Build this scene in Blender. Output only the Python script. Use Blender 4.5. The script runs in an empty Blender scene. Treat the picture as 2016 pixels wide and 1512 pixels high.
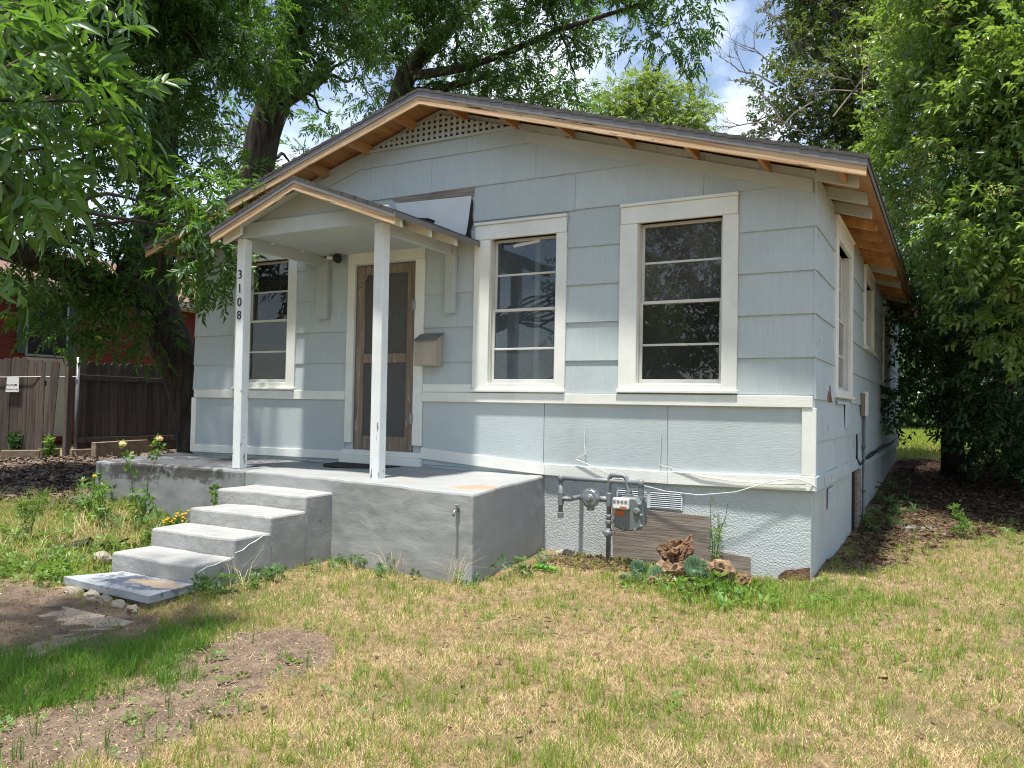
import bpy, bmesh, math, random
import numpy as np
from mathutils import Vector, Matrix, noise as mnoise
from math import radians as RAD

rng = np.random.default_rng(7)
random.seed(7)
scene = bpy.context.scene
COL = scene.collection

# ------------------------------------------------------------------ camera
CAM = np.array([0.980, -6.827, 1.346])
YAW, PITCH, ROLL, FPX = 0.50463, 0.02956, 0.019626, 1571.44   # focal length in pixels of a 2016 px wide picture
cy_, sy_ = math.cos(YAW), math.sin(YAW)
_f = np.array([-sy_ * math.cos(PITCH), cy_ * math.cos(PITCH), math.sin(PITCH)])
_r = np.array([cy_, sy_, 0.0]); _u = np.cross(_r, _f)
_c, _s = math.cos(ROLL), math.sin(ROLL)
RIGHT, UP, FWD = _c * _r + _s * _u, -_s * _r + _c * _u, _f
cd = bpy.data.cameras.new('camera'); cam = bpy.data.objects.new('camera', cd); COL.objects.link(cam)
cd.sensor_width = 36.0; cd.lens = FPX / 2016 * 36.0; cd.clip_start = 0.05; cd.clip_end = 2000
m = Matrix.Identity(4)
for i in range(3):
    m[i][0], m[i][1], m[i][2], m[i][3] = RIGHT[i], UP[i], -FWD[i], CAM[i]
cam.matrix_world = m
scene.camera = cam

def ray(u, v): return RIGHT * ((u - 1008) / FPX) - UP * ((v - 756) / FPX) + FWD
def at(u, v, d): return CAM + ray(u, v) * d                     # a point at its own depth d (metres)
def on(u, v, axis, val):
    r = ray(u, v); return CAM + r * ((val - CAM[axis]) / r[axis])

# ------------------------------------------------------------------ world, sun, exposure
SUN_EL, SUN_AZ = RAD(77.5), RAD(179)      # azimuth measured from +Y (north) clockwise: the sun stands high in front of the house
sd = np.array([math.sin(SUN_AZ) * math.cos(SUN_EL), math.cos(SUN_AZ) * math.cos(SUN_EL), math.sin(SUN_EL)])
w = bpy.data.worlds.new('World'); scene.world = w; w.use_nodes = True
nt = w.node_tree; nt.nodes.clear()
out = nt.nodes.new('ShaderNodeOutputWorld'); bg = nt.nodes.new('ShaderNodeBackground')
sky = nt.nodes.new('ShaderNodeTexSky'); sky.sky_type = 'NISHITA'; sky.sun_disc = False
sky.sun_elevation = SUN_EL; sky.sun_rotation = SUN_AZ; sky.air_density = 1.0; sky.dust_density = 0.6; sky.ozone_density = 1.0
tc = nt.nodes.new('ShaderNodeTexCoord')
mp = nt.nodes.new('ShaderNodeMapping'); mp.inputs['Scale'].default_value = (1.0, 1.0, 1.7); mp.inputs['Location'].default_value = (3.1, 1.7, 0.35)
n1 = nt.nodes.new('ShaderNodeTexNoise'); n1.inputs['Scale'].default_value = 4.2; n1.inputs['Detail'].default_value = 9; n1.inputs['Roughness'].default_value = 0.56
rp = nt.nodes.new('ShaderNodeValToRGB'); rp.color_ramp.elements[0].position = 0.45; rp.color_ramp.elements[1].position = 0.78
rp.color_ramp.elements[0].color = (0.05, 0.05, 0.05, 1); rp.color_ramp.elements[1].color = (0.95, 0.95, 0.95, 1)
mx = nt.nodes.new('ShaderNodeMix'); mx.data_type = 'RGBA'
mx.inputs['B'].default_value = (11.5, 12.2, 13.2, 1)
L = nt.links.new
L(tc.outputs['Generated'], mp.inputs['Vector']); L(mp.outputs['Vector'], n1.inputs['Vector']); L(n1.outputs['Fac'], rp.inputs['Fac'])
L(rp.outputs['Color'], mx.inputs['Factor']); L(sky.outputs['Color'], mx.inputs['A']); L(mx.outputs['Result'], bg.inputs['Color'])
bg.inputs['Strength'].default_value = 0.11
L(bg.outputs['Background'], out.inputs['Surface'])
sl = bpy.data.lights.new('sun', 'SUN'); sl.energy = 5.0; sl.angle = RAD(3.0); sl.color = (1.0, 0.955, 0.88)
so = bpy.data.objects.new('sun', sl); COL.objects.link(so)
so.rotation_euler = Vector(-sd).to_track_quat('-Z', 'Y').to_euler(); so.location = (0, 0, 30)
scene.view_settings.view_transform = 'Standard'; scene.view_settings.look = 'None'
scene.view_settings.exposure = 0.85; scene.view_settings.gamma = 1.0; scene.view_settings.use_curve_mapping = False
scene.cycles.max_bounces = 8; scene.cycles.transparent_max_bounces = 16
scene.cycles.use_denoising = True
scene.cycles.pixel_filter_type = 'BLACKMAN_HARRIS'; scene.cycles.filter_width = 1.1
scene.cycles.denoising_prefilter = 'NONE'

# ------------------------------------------------------------------ materials
MATS = {}
def N(nt, t, **kw):
    n = nt.nodes.new(t)
    for k, v in kw.items():
        if k in n.inputs: n.inputs[k].default_value = v
        else: setattr(n, k, v)
    return n
def rgba(c): return (c[0], c[1], c[2], 1.0)
def pmat(name, col, rough=0.6, col2=None, vscale=3.0, vstretch=(1, 1, 1), vlo=0.35, vhi=0.65, var=0.12,
         bump=0.0, bscale=30.0, bstretch=(1, 1, 1), bdetail=4, chip=None, chip_at=0.68, chip_scale=9.0, chip_stretch=(1, 1, 1),
         spec=0.35, metal=0.0, stains=(), grime=0.0, island=0.0, chip_low=None, turn=0.0):
    """painted / bare / mineral surface: base colour broken up by noise, fine relief, flaking chips, stains with their own shape"""
    mt = bpy.data.materials.new(name); mt.use_nodes = True; t = mt.node_tree; MATS[name] = mt
    b = t.nodes['Principled BSDF']; b.inputs['Roughness'].default_value = rough
    b.inputs['Specular IOR Level'].default_value = spec; b.inputs['Metallic'].default_value = metal
    tc = N(t, 'ShaderNodeTexCoord'); lk = t.links.new
    def coords(st):
        mpn = N(t, 'ShaderNodeMapping'); mpn.inputs['Scale'].default_value = st; src_ = tc.outputs['Object']
        if turn:                                                # grain that follows a sloping board
            mr_ = N(t, 'ShaderNodeMapping'); mr_.inputs['Rotation'].default_value = (0, turn, 0); lk(src_, mr_.inputs['Vector']); src_ = mr_.outputs['Vector']
        lk(src_, mpn.inputs['Vector']); return mpn.outputs['Vector']
    nz = N(t, 'ShaderNodeTexNoise', Scale=vscale, Detail=6.0, Roughness=0.6); lk(coords(vstretch), nz.inputs['Vector'])
    mr = N(t, 'ShaderNodeMapRange'); mr.inputs['From Min'].default_value = vlo; mr.inputs['From Max'].default_value = vhi
    lk(nz.outputs['Fac'], mr.inputs['Value'])
    c2 = col2 if col2 else tuple(x * (1 - var * 1.6) for x in col)
    mxx = N(t, 'ShaderNodeMix', data_type='RGBA'); mxx.inputs['A'].default_value = rgba(col); mxx.inputs['B'].default_value = rgba(c2)
    lk(mr.outputs['Result'], mxx.inputs['Factor']); cur = mxx.outputs['Result']
    if island:
        g = N(t, 'ShaderNodeObjectInfo'); mr2 = N(t, 'ShaderNodeMapRange'); mr2.inputs['To Min'].default_value = 1 - island; mr2.inputs['To Max'].default_value = 1 + island
        lk(g.outputs['Random'], mr2.inputs['Value'])
        mm = N(t, 'ShaderNodeMix', data_type='RGBA', blend_type='MULTIPLY'); mm.inputs['Factor'].default_value = 1
        lk(cur, mm.inputs['A']); lk(mr2.outputs['Result'], mm.inputs['B']); cur = mm.outputs['Result']
    if grime:
        ng = N(t, 'ShaderNodeTexNoise', Scale=1.3, Detail=8.0, Roughness=0.7); lk(coords((1, 1, 0.6)), ng.inputs['Vector'])
        mg = N(t, 'ShaderNodeMapRange'); mg.inputs['From Min'].default_value = 0.5; mg.inputs['From Max'].default_value = 0.8; mg.inputs['To Max'].default_value = grime
        lk(ng.outputs['Fac'], mg.inputs['Value'])
        mm = N(t, 'ShaderNodeMix', data_type='RGBA'); mm.inputs['B'].default_value = (0.16, 0.14, 0.11, 1)
        lk(mg.outputs['Result'], mm.inputs['Factor']); lk(cur, mm.inputs['A']); cur = mm.outputs['Result']
    if chip:
        nc = N(t, 'ShaderNodeTexNoise', Scale=chip_scale, Detail=7.0, Roughness=0.65); lk(coords(chip_stretch), nc.inputs['Vector'])
        src = nc.outputs['Fac']
        if chip_low is not None:                                # flakes more where splash-back wets the foot
            sp = N(t, 'ShaderNodeSeparateXYZ'); lk(tc.outputs['Object'], sp.inputs['Vector'])
            ml = N(t, 'ShaderNodeMapRange'); ml.inputs['From Min'].default_value = chip_low[0]; ml.inputs['From Max'].default_value = chip_low[1]
            ml.inputs['To Min'].default_value = chip_low[2]; ml.inputs['To Max'].default_value = 0.0
            lk(sp.outputs['Z'], ml.inputs['Value'])
            ad = N(t, 'ShaderNodeMath', operation='ADD'); lk(src, ad.inputs[0]); lk(ml.outputs['Result'], ad.inputs[1]); src = ad.outputs[0]
        mc = N(t, 'ShaderNodeMapRange'); mc.inputs['From Min'].default_value = chip_at; mc.inputs['From Max'].default_value = chip_at + 0.02
        lk(src, mc.inputs['Value'])
        mm = N(t, 'ShaderNodeMix', data_type='RGBA'); mm.inputs['B'].default_value = rgba(chip)
        lk(mc.outputs['Result'], mm.inputs['Factor']); lk(cur, mm.inputs['A']); cur = mm.outputs['Result']
    for (cx, cyy, cz, sx, sy2, sz, colr, amt) in stains:
        mpn = N(t, 'ShaderNodeMapping', vector_type='TEXTURE'); mpn.inputs['Location'].default_value = (cx, cyy, cz); mpn.inputs['Scale'].default_value = (sx, sy2, sz)
        lk(tc.outputs['Object'], mpn.inputs['Vector'])
        ln = N(t, 'ShaderNodeVectorMath', operation='LENGTH'); lk(mpn.outputs['Vector'], ln.inputs[0])
        ns = N(t, 'ShaderNodeTexNoise', Scale=9.0, Detail=8.0, Roughness=0.7); lk(tc.outputs['Object'], ns.inputs['Vector'])
        ad = N(t, 'ShaderNodeMath', operation='MULTIPLY_ADD'); ad.inputs[1].default_value = 2.2; lk(ns.outputs['Fac'], ad.inputs[0]); lk(ln.outputs['Value'], ad.inputs[2])
        ms = N(t, 'ShaderNodeMapRange'); ms.inputs['From Min'].default_value = 1.80; ms.inputs['From Max'].default_value = 1.55; ms.inputs['To Max'].default_value = amt
        lk(ad.outputs[0], ms.inputs['Value'])
        mm = N(t, 'ShaderNodeMix', data_type='RGBA'); mm.inputs['B'].default_value = rgba(colr)
        lk(ms.outputs['Result'], mm.inputs['Factor']); lk(cur, mm.inputs['A']); cur = mm.outputs['Result']
    lk(cur, b.inputs['Base Color'])
    if bump:
        nb = N(t, 'ShaderNodeTexNoise', Scale=bscale, Detail=float(bdetail), Roughness=0.6); lk(coords(bstretch), nb.inputs['Vector'])
        bp = N(t, 'ShaderNodeBump', Strength=1.0, Distance=bump); lk(nb.outputs['Fac'], bp.inputs['Height']); lk(bp.outputs['Normal'], b.inputs['Normal'])
    return mt
def leafmat(name, col, col2, trans, rough=0.42, tfac=0.35, spec=0.45, patch=None, pscale=1.6):
    mt = bpy.data.materials.new(name); mt.use_nodes = True; t = mt.node_tree; lk = t.links.new; MATS[name] = mt
    b = t.nodes['Principled BSDF']; b.inputs['Roughness'].default_value = rough; b.inputs['Specular IOR Level'].default_value = spec
    g = N(t, 'ShaderNodeNewGeometry')
    mxx = N(t, 'ShaderNodeMix', data_type='RGBA'); mxx.inputs['A'].default_value = rgba(col); mxx.inputs['B'].default_value = rgba(col2)
    lk(g.outputs['Random Per Island'], mxx.inputs['Factor']); cur = mxx.outputs['Result']
    if patch:                                                   # drifts of older or fresher growth
        tcn = N(t, 'ShaderNodeTexCoord'); nz = N(t, 'ShaderNodeTexNoise', Scale=pscale, Detail=7.0, Roughness=0.65); lk(tcn.outputs['Object'], nz.inputs['Vector'])
        mr = N(t, 'ShaderNodeMapRange'); mr.inputs['From Min'].default_value = 0.42; mr.inputs['From Max'].default_value = 0.66; lk(nz.outputs['Fac'], mr.inputs['Value'])
        m3 = N(t, 'ShaderNodeMix', data_type='RGBA'); m3.inputs['B'].default_value = rgba(patch); lk(mr.outputs['Result'], m3.inputs['Factor']); lk(cur, m3.inputs['A'])
        m4 = N(t, 'ShaderNodeMix', data_type='RGBA'); m4.inputs['Factor'].default_value = 0.30; lk(m3.outputs['Result'], m4.inputs['A']); lk(cur, m4.inputs['B']); cur = m4.outputs['Result']
    lk(cur, b.inputs['Base Color'])
    if tfac <= 0: return mt
    tr = N(t, 'ShaderNodeBsdfTranslucent'); tr.inputs['Color'].default_value = rgba(trans)
    ms = N(t, 'ShaderNodeMixShader'); ms.inputs['Fac'].default_value = tfac
    o = t.nodes['Material Output']; lk(b.outputs['BSDF'], ms.inputs[1]); lk(tr.outputs['BSDF'], ms.inputs[2]); lk(ms.outputs['Shader'], o.inputs['Surface'])
    return mt

PAINT = (0.425, 0.485, 0.495); TRIM = (0.735, 0.755, 0.70)
pmat('siding_paint', PAINT, 0.55, var=0.035, vscale=1.0, vstretch=(40, 40, 3.0), bump=0.006, bscale=1.0, bstretch=(44, 44, 4.0), bdetail=6, chip=(0.60, 0.63, 0.62), chip_at=0.715, chip_scale=17, grime=0.20, island=0.05)
pmat('panel_paint', (0.435, 0.495, 0.505), 0.55, var=0.06, vscale=1.2, bump=0.0016, bscale=1.0, bstretch=(12, 12, 170), bdetail=3, chip=(0.22, 0.22, 0.21), chip_at=0.725, chip_scale=9, grime=0.22, island=0.04)
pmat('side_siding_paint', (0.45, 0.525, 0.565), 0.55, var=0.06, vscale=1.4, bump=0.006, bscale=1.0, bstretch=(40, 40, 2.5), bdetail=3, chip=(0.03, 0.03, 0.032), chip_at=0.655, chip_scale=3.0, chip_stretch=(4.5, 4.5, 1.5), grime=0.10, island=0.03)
pmat('trim_paint', TRIM, 0.5, var=0.06, vscale=2.4, bump=0.0012, bscale=1.0, bstretch=(8, 8, 90), bdetail=4, chip=(0.30, 0.25, 0.19), chip_at=0.715, chip_scale=7, grime=0.22, island=0.03)
pmat('trim_paint_upright', TRIM, 0.5, var=0.06, vscale=2.4, bump=0.0012, bscale=1.0, bstretch=(90, 90, 5), bdetail=4, chip=(0.30, 0.25, 0.19), chip_at=0.72, chip_scale=7, grime=0.24, island=0.03)
pmat('grey_trim', (0.44, 0.48, 0.47), 0.55, var=0.06, bump=0.001, bscale=1.0, bstretch=(6, 30, 80), chip=(0.25, 0.23, 0.2), chip_at=0.78, grime=0.14, island=0.04)
pmat('post_paint', (0.71, 0.75, 0.75), 0.5, var=0.07, vscale=3, bump=0.0016, bscale=1.0, bstretch=(70, 70, 4), chip=(0.20, 0.13, 0.085), chip_at=0.70, chip_scale=6, chip_stretch=(3.5, 3.5, 0.9), chip_low=(0.7, 1.9, 0.13), grime=0.1)
pmat('stucco', (0.48, 0.53, 0.535), 0.75, var=0.05, vscale=1.0, bump=0.010, bscale=70, bdetail=4, grime=0.30)
pmat('bare_wood', (0.50, 0.27, 0.11), 0.6, col2=(0.34, 0.155, 0.055), vscale=1.2, vstretch=(9, 1, 9), bump=0.001, bscale=1.0, bstretch=(70, 5, 70), island=0.12)
for _n, _t in (('fascia_wood_right', -0.292), ('fascia_wood_left', 0.292)):
    pmat(_n, (0.58, 0.43, 0.27), 0.65, col2=(0.36, 0.20, 0.085), vscale=1.6, vstretch=(0.8, 9, 34), vlo=0.40, vhi=0.66, bump=0.001, bscale=1.0, bstretch=(5, 60, 70), chip=(0.05, 0.03, 0.02), chip_at=0.61, chip_scale=2.2, chip_stretch=(0.8, 6, 14), grime=0.35, turn=_t)
pmat('weathered_wood', (0.30, 0.27, 0.235), 0.8, col2=(0.16, 0.125, 0.10), vscale=1.0, vstretch=(2.0, 6, 34), bump=0.004, bscale=1.0, bstretch=(3, 10, 75), grime=0.35)
pmat('door_wood', (0.27, 0.215, 0.165), 0.75, col2=(0.15, 0.11, 0.08), vscale=1.3, vstretch=(22, 22, 1.6), bump=0.002, bscale=1.0, bstretch=(85, 85, 4), chip=(0.38, 0.35, 0.29), chip_at=0.62, chip_scale=4, chip_stretch=(4, 4, 1), island=0.1)
pmat('fence_wood', (0.115, 0.092, 0.074), 0.85, col2=(0.055, 0.042, 0.034), vscale=1.0, vstretch=(26, 26, 1.4), bump=0.004, bscale=1.0, bstretch=(80, 80, 3), island=0.28, chip=(0.02, 0.015, 0.012), chip_at=0.74, chip_scale=7)  # weathered brown, darkened further to put missing tree shade into the colour
pmat('timber', (0.27, 0.21, 0.15), 0.85, col2=(0.15, 0.11, 0.08), vscale=1.5, vstretch=(2, 8, 16), bump=0.003, bscale=40, island=0.15)
pmat('drip_metal', (0.19, 0.185, 0.185), 0.45, var=0.1, metal=0.2, bump=0.0006, bscale=12)
pmat('shingle', (0.085, 0.08, 0.075), 0.9, col2=(0.045, 0.043, 0.04), vscale=14, bump=0.004, bscale=160)
pmat('black_sheet', (0.015, 0.015, 0.016), 0.8, bump=0.006, bscale=22)  # flat black, also stands in for the darkness of gaps and vents
pmat('flashing_metal', (0.60, 0.64, 0.65), 0.5, var=0.06, vscale=4, bump=0.002, bscale=5, chip=(0.2, 0.2, 0.2), chip_at=0.76)
pmat('concrete_paint', (0.300, 0.310, 0.308), 0.6, col2=(0.255, 0.265, 0.265), vscale=2, vstretch=(1, 1, 2.2), bump=0.007, bscale=3.6, bstretch=(1, 1, 2.4), bdetail=8, grime=0.30, chip=(0.42, 0.42, 0.40), chip_at=0.69, chip_scale=6,
     stains=((-2.42, -1.25, 0.70, 0.30, 0.26, 0.12, (0.36, 0.20, 0.08), 0.6), (-2.16, -1.35, 0.45, 0.05, 0.05, 0.30, (0.36, 0.19, 0.06), 0.8), (-3.2, -1.15, 0.70, 0.16, 0.10, 0.05, (0.38, 0.23, 0.11), 0.45)))
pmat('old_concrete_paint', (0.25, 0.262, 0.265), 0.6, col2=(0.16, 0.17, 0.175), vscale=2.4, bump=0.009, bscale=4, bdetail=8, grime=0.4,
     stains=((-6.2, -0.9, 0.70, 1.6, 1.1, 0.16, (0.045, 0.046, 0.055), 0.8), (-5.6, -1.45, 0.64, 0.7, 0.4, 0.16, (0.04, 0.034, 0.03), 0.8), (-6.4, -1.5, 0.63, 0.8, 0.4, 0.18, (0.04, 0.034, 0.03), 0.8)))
pmat('step_paint', (0.345, 0.345, 0.335), 0.65, col2=(0.27, 0.275, 0.27), vscale=4, bump=0.010, bscale=11, bdetail=8, grime=0.42, chip=(0.22, 0.21, 0.19), chip_at=0.68, chip_scale=7)
pmat('slab_paint', (0.36, 0.385, 0.40), 0.6, col2=(0.27, 0.29, 0.31), vscale=4, bump=0.006, bscale=16, bdetail=7, grime=0.2,
     stains=((-4.0, -3.12, 0.07, 0.70, 0.26, 0.08, (0.07, 0.085, 0.13), 0.95), (-3.92, -3.08, 0.07, 0.38, 0.15, 0.08, (0.44, 0.33, 0.22), 0.8)))
pmat('broken_concrete', (0.38, 0.32, 0.25), 0.9, col2=(0.22, 0.18, 0.14), vscale=9, bump=0.02, bscale=18, bdetail=6)
pmat('caulk', (0.62, 0.64, 0.64), 0.6)
pmat('grey_pipe', (0.20, 0.215, 0.225), 0.45, var=0.12, vscale=9, metal=0.1, bump=0.0008, bscale=60, chip=(0.16, 0.10, 0.07), chip_at=0.76, chip_scale=14)
pmat('meter_body', (0.16, 0.185, 0.18), 0.45, var=0.1, vscale=6, bump=0.001, bscale=40)
pmat('cast_metal', (0.30, 0.32, 0.33), 0.4, var=0.15, vscale=12, metal=0.5, bump=0.001, bscale=50)
pmat('white_plastic', (0.72, 0.73, 0.72), 0.4, var=0.08)
pmat('orange_label', (0.50, 0.12, 0.04), 0.5, var=0.1)
pmat('black_plastic', (0.012, 0.012, 0.013), 0.45)
pmat('black_rubber', (0.022, 0.022, 0.024), 0.85, bump=0.004, bscale=90)
pmat('mailbox_metal', (0.40, 0.345, 0.27), 0.5, col2=(0.30, 0.27, 0.225), vscale=4, metal=0.15, chip=(0.35, 0.20, 0.10), chip_at=0.70, chip_scale=7, grime=0.2, bump=0.0008, bscale=30)
pmat('mailbox_lid', (0.20, 0.19, 0.175), 0.5, var=0.15, vscale=6, metal=0.2, grime=0.3)
pmat('dark_trim_door', (0.42, 0.42, 0.41), 0.6, var=0.05)
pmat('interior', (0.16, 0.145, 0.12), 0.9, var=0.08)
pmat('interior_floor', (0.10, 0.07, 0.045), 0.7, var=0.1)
pmat('sash_paint', (0.60, 0.59, 0.54), 0.5, var=0.08, vscale=6, chip=(0.22, 0.17, 0.12), chip_at=0.68, chip_scale=12, grime=0.25)
pmat('aluminium', (0.42, 0.42, 0.41), 0.35, metal=0.6, var=0.05)
pmat('blind', (0.40, 0.34, 0.24), 0.7, var=0.08)
pmat('red_siding', (0.155, 0.026, 0.014), 0.7, var=0.15, vscale=2, island=0.08)
pmat('green_trim', (0.06, 0.09, 0.08), 0.6, var=0.1)
pmat('red_shingle', (0.21, 0.12, 0.10), 0.9, col2=(0.14, 0.08, 0.07), vscale=7, vstretch=(2, 2, 9), bump=0.006, bscale=60)
pmat('gutter', (0.55, 0.53, 0.50), 0.5)
pmat('galvanised', (0.17, 0.18, 0.19), 0.4, metal=0.4, var=0.12, vscale=6)
pmat('beige_siding', (0.42, 0.40, 0.34), 0.7, var=0.06)
pmat('bark', (0.085, 0.068, 0.054), 0.95, col2=(0.026, 0.021, 0.017), vscale=1.0, vstretch=(15, 15, 3.0), bump=0.06, bscale=1.0, bstretch=(15, 15, 3.0), bdetail=5)
pmat('branch_bark', (0.065, 0.052, 0.042), 0.95, col2=(0.03, 0.024, 0.02), vscale=6, bump=0.01, bscale=25)
pmat('twig', (0.16, 0.13, 0.10), 0.9, col2=(0.09, 0.07, 0.055), vscale=8)
pmat('dead_twig', (0.24, 0.20, 0.165), 0.9, var=0.1)
pmat('log_bark', (0.30, 0.20, 0.115), 0.9, col2=(0.13, 0.085, 0.05), vscale=3, vstretch=(1.5, 6, 6), bump=0.02, bscale=14, bdetail=6)
pmat('rotten_wood', (0.25, 0.145, 0.085), 0.95, col2=(0.10, 0.055, 0.032), vscale=11, bump=0.03, bscale=30, bdetail=6)
pmat('stone', (0.36, 0.33, 0.28), 0.9, col2=(0.24, 0.22, 0.19), vscale=6, bump=0.01, bscale=20)
pmat('dark_stone', (0.20, 0.20, 0.19), 0.9, col2=(0.12, 0.12, 0.11), vscale=6, bump=0.01, bscale=20)
pmat('green_tube', (0.10, 0.36, 0.03), 0.4, var=0.1)
pmat('walk_concrete', (0.36, 0.30, 0.235), 0.9, col2=(0.22, 0.165, 0.12), vscale=2.4, vlo=0.4, vhi=0.62, bump=0.006, bscale=30, grime=0.35)
pmat('cable_white', (0.62, 0.63, 0.60), 0.5); pmat('cable_black', (0.012, 0.012, 0.013), 0.5)
pmat('petal_yellow', (0.62, 0.36, 0.015), 0.5, var=0.1); pmat('petal_pale', (0.62, 0.42, 0.20), 0.6, var=0.15)
leafmat('pecan_leaf', (0.022, 0.062, 0.012), (0.064, 0.135, 0.022), (0.17, 0.36, 0.03), rough=0.40, tfac=0.32)
leafmat('pecan_leaf_near', (0.028, 0.078, 0.016), (0.075, 0.150, 0.028), (0.19, 0.38, 0.035), rough=0.33, tfac=0.32, spec=0.6)
leafmat('lime_leaf', (0.070, 0.130, 0.022), (0.170, 0.250, 0.040), (0.34, 0.46, 0.05), tfac=0.4)
leafmat('olive_leaf', (0.045, 0.075, 0.022), (0.115, 0.145, 0.040), (0.20, 0.28, 0.04), rough=0.36, tfac=0.28, spec=0.55)
leafmat('privet_leaf', (0.050, 0.115, 0.028), (0.190, 0.275, 0.062), (0.32, 0.48, 0.06), rough=0.30, tfac=0.38, spec=0.7)
leafmat('privet_flower', (0.34, 0.38, 0.11), (0.46, 0.46, 0.18), (0.5, 0.55, 0.15), rough=0.7, tfac=0.4)
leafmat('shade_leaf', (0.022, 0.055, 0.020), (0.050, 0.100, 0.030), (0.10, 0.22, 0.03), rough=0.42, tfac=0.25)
leafmat('weed_leaf', (0.075, 0.165, 0.030), (0.15, 0.26, 0.045), (0.28, 0.45, 0.06), rough=0.5, tfac=0.35)
leafmat('weed_leaf_dark', (0.045, 0.115, 0.035), (0.09, 0.17, 0.05), (0.18, 0.34, 0.05), rough=0.5, tfac=0.35)
leafmat('grass_green', (0.120, 0.220, 0.026), (0.330, 0.390, 0.070), (0.38, 0.48, 0.06), rough=0.55, tfac=0.35, spec=0.3, patch=(0.15, 0.25, 0.05), pscale=1.2)
leafmat('grass_lush', (0.055, 0.150, 0.020), (0.110, 0.225, 0.032), (0.22, 0.42, 0.04), rough=0.5, tfac=0.38, spec=0.3)
leafmat('grass_straw', (0.40, 0.295, 0.145), (0.78, 0.635, 0.36), (0.50, 0.40, 0.2), rough=0.8, tfac=0.22, spec=0.1, patch=(0.34, 0.215, 0.115), pscale=2.0)
leafmat('dead_leaf', (0.055, 0.034, 0.022), (0.20, 0.135, 0.085), (0.2, 0.1, 0.05), rough=0.8, tfac=0.12, spec=0.2)
leafmat('mulch_chip', (0.06, 0.042, 0.032), (0.24, 0.185, 0.145), (0.1, 0.1, 0.1), rough=0.9, tfac=0.0, spec=0.1)
leafmat('soil_crumb', (0.10, 0.072, 0.052), (0.22, 0.165, 0.12), (0.1, 0.1, 0.1), rough=0.95, tfac=0.0, spec=0.1)
leafmat('cactus_skin', (0.060, 0.125, 0.055), (0.075, 0.145, 0.06), (0.1, 0.2, 0.05), rough=0.5, tfac=0.0)

def glassmat(name, dust, tint):
    mt = bpy.data.materials.new(name); mt.use_nodes = True; t = mt.node_tree; t.nodes.clear(); lk = t.links.new; MATS[name] = mt
    o = N(t, 'ShaderNodeOutputMaterial'); tr = N(t, 'ShaderNodeBsdfTransparent'); tr.inputs['Color'].default_value = (0.86, 0.88, 0.87, 1)
    gl = N(t, 'ShaderNodeBsdfGlossy'); gl.inputs['Roughness'].default_value = 0.015; gl.inputs['Color'].default_value = (0.95, 0.97, 1, 1)
    fr = N(t, 'ShaderNodeFresnel'); fr.inputs['IOR'].default_value = 1.48
    m1 = N(t, 'ShaderNodeMixShader'); lk(fr.outputs['Fac'], m1.inputs['Fac']); lk(tr.outputs['BSDF'], m1.inputs[1]); lk(gl.outputs['BSDF'], m1.inputs[2])
    tc = N(t, 'ShaderNodeTexCoord'); nz = N(t, 'ShaderNodeTexNoise', Scale=2.3, Detail=9.0, Roughness=0.72); lk(tc.outputs['Object'], nz.inputs['Vector'])
    ns = N(t, 'ShaderNodeTexNoise', Scale=75.0, Detail=2.0); lk(tc.outputs['Object'], ns.inputs['Vector'])
    sp = N(t, 'ShaderNodeMapRange'); sp.inputs['From Min'].default_value = 0.735; sp.inputs['From Max'].default_value = 0.76; sp.inputs['To Max'].default_value = 0.5
    lk(ns.outputs['Fac'], sp.inputs['Value'])
    mr = N(t, 'ShaderNodeMapRange'); mr.inputs['From Min'].default_value = 0.3; mr.inputs['From Max'].default_value = 0.75; mr.inputs['To Min'].default_value = dust * 0.5; mr.inputs['To Max'].default_value = dust * 1.6
    lk(nz.outputs['Fac'], mr.inputs['Value'])
    mxm = N(t, 'ShaderNodeMath', operation='MAXIMUM'); lk(mr.outputs['Result'], mxm.inputs[0]); lk(sp.outputs['Result'], mxm.inputs[1])
    df = N(t, 'ShaderNodeBsdfDiffuse'); df.inputs['Color'].default_value = rgba(tint)
    m2 = N(t, 'ShaderNodeMixShader'); lk(mxm.outputs[0], m2.inputs['Fac']); lk(m1.outputs['Shader'], m2.inputs[1]); lk(df.outputs['BSDF'], m2.inputs[2])
    lk(m2.outputs['Shader'], o.inputs['Surface'])
glassmat('glass', 0.03, (0.4, 0.4, 0.38)); glassmat('glass_dusty', 0.15, (0.30, 0.29, 0.27)); glassmat('glass_hazy', 0.16, (0.22, 0.27, 0.32))
def screenmat():
    mt = bpy.data.materials.new('screen'); mt.use_nodes = True; t = mt.node_tree; t.nodes.clear(); lk = t.links.new; MATS['screen'] = mt
    o = N(t, 'ShaderNodeOutputMaterial'); tr = N(t, 'ShaderNodeBsdfTransparent'); df = N(t, 'ShaderNodeBsdfDiffuse'); df.inputs['Color'].default_value = (0.13, 0.13, 0.125, 1)
    m1 = N(t, 'ShaderNodeMixShader'); m1.inputs['Fac'].default_value = 0.58; lk(tr.outputs['BSDF'], m1.inputs[1]); lk(df.outputs['BSDF'], m1.inputs[2]); lk(m1.outputs['Shader'], o.inputs['Surface'])
screenmat()

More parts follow.
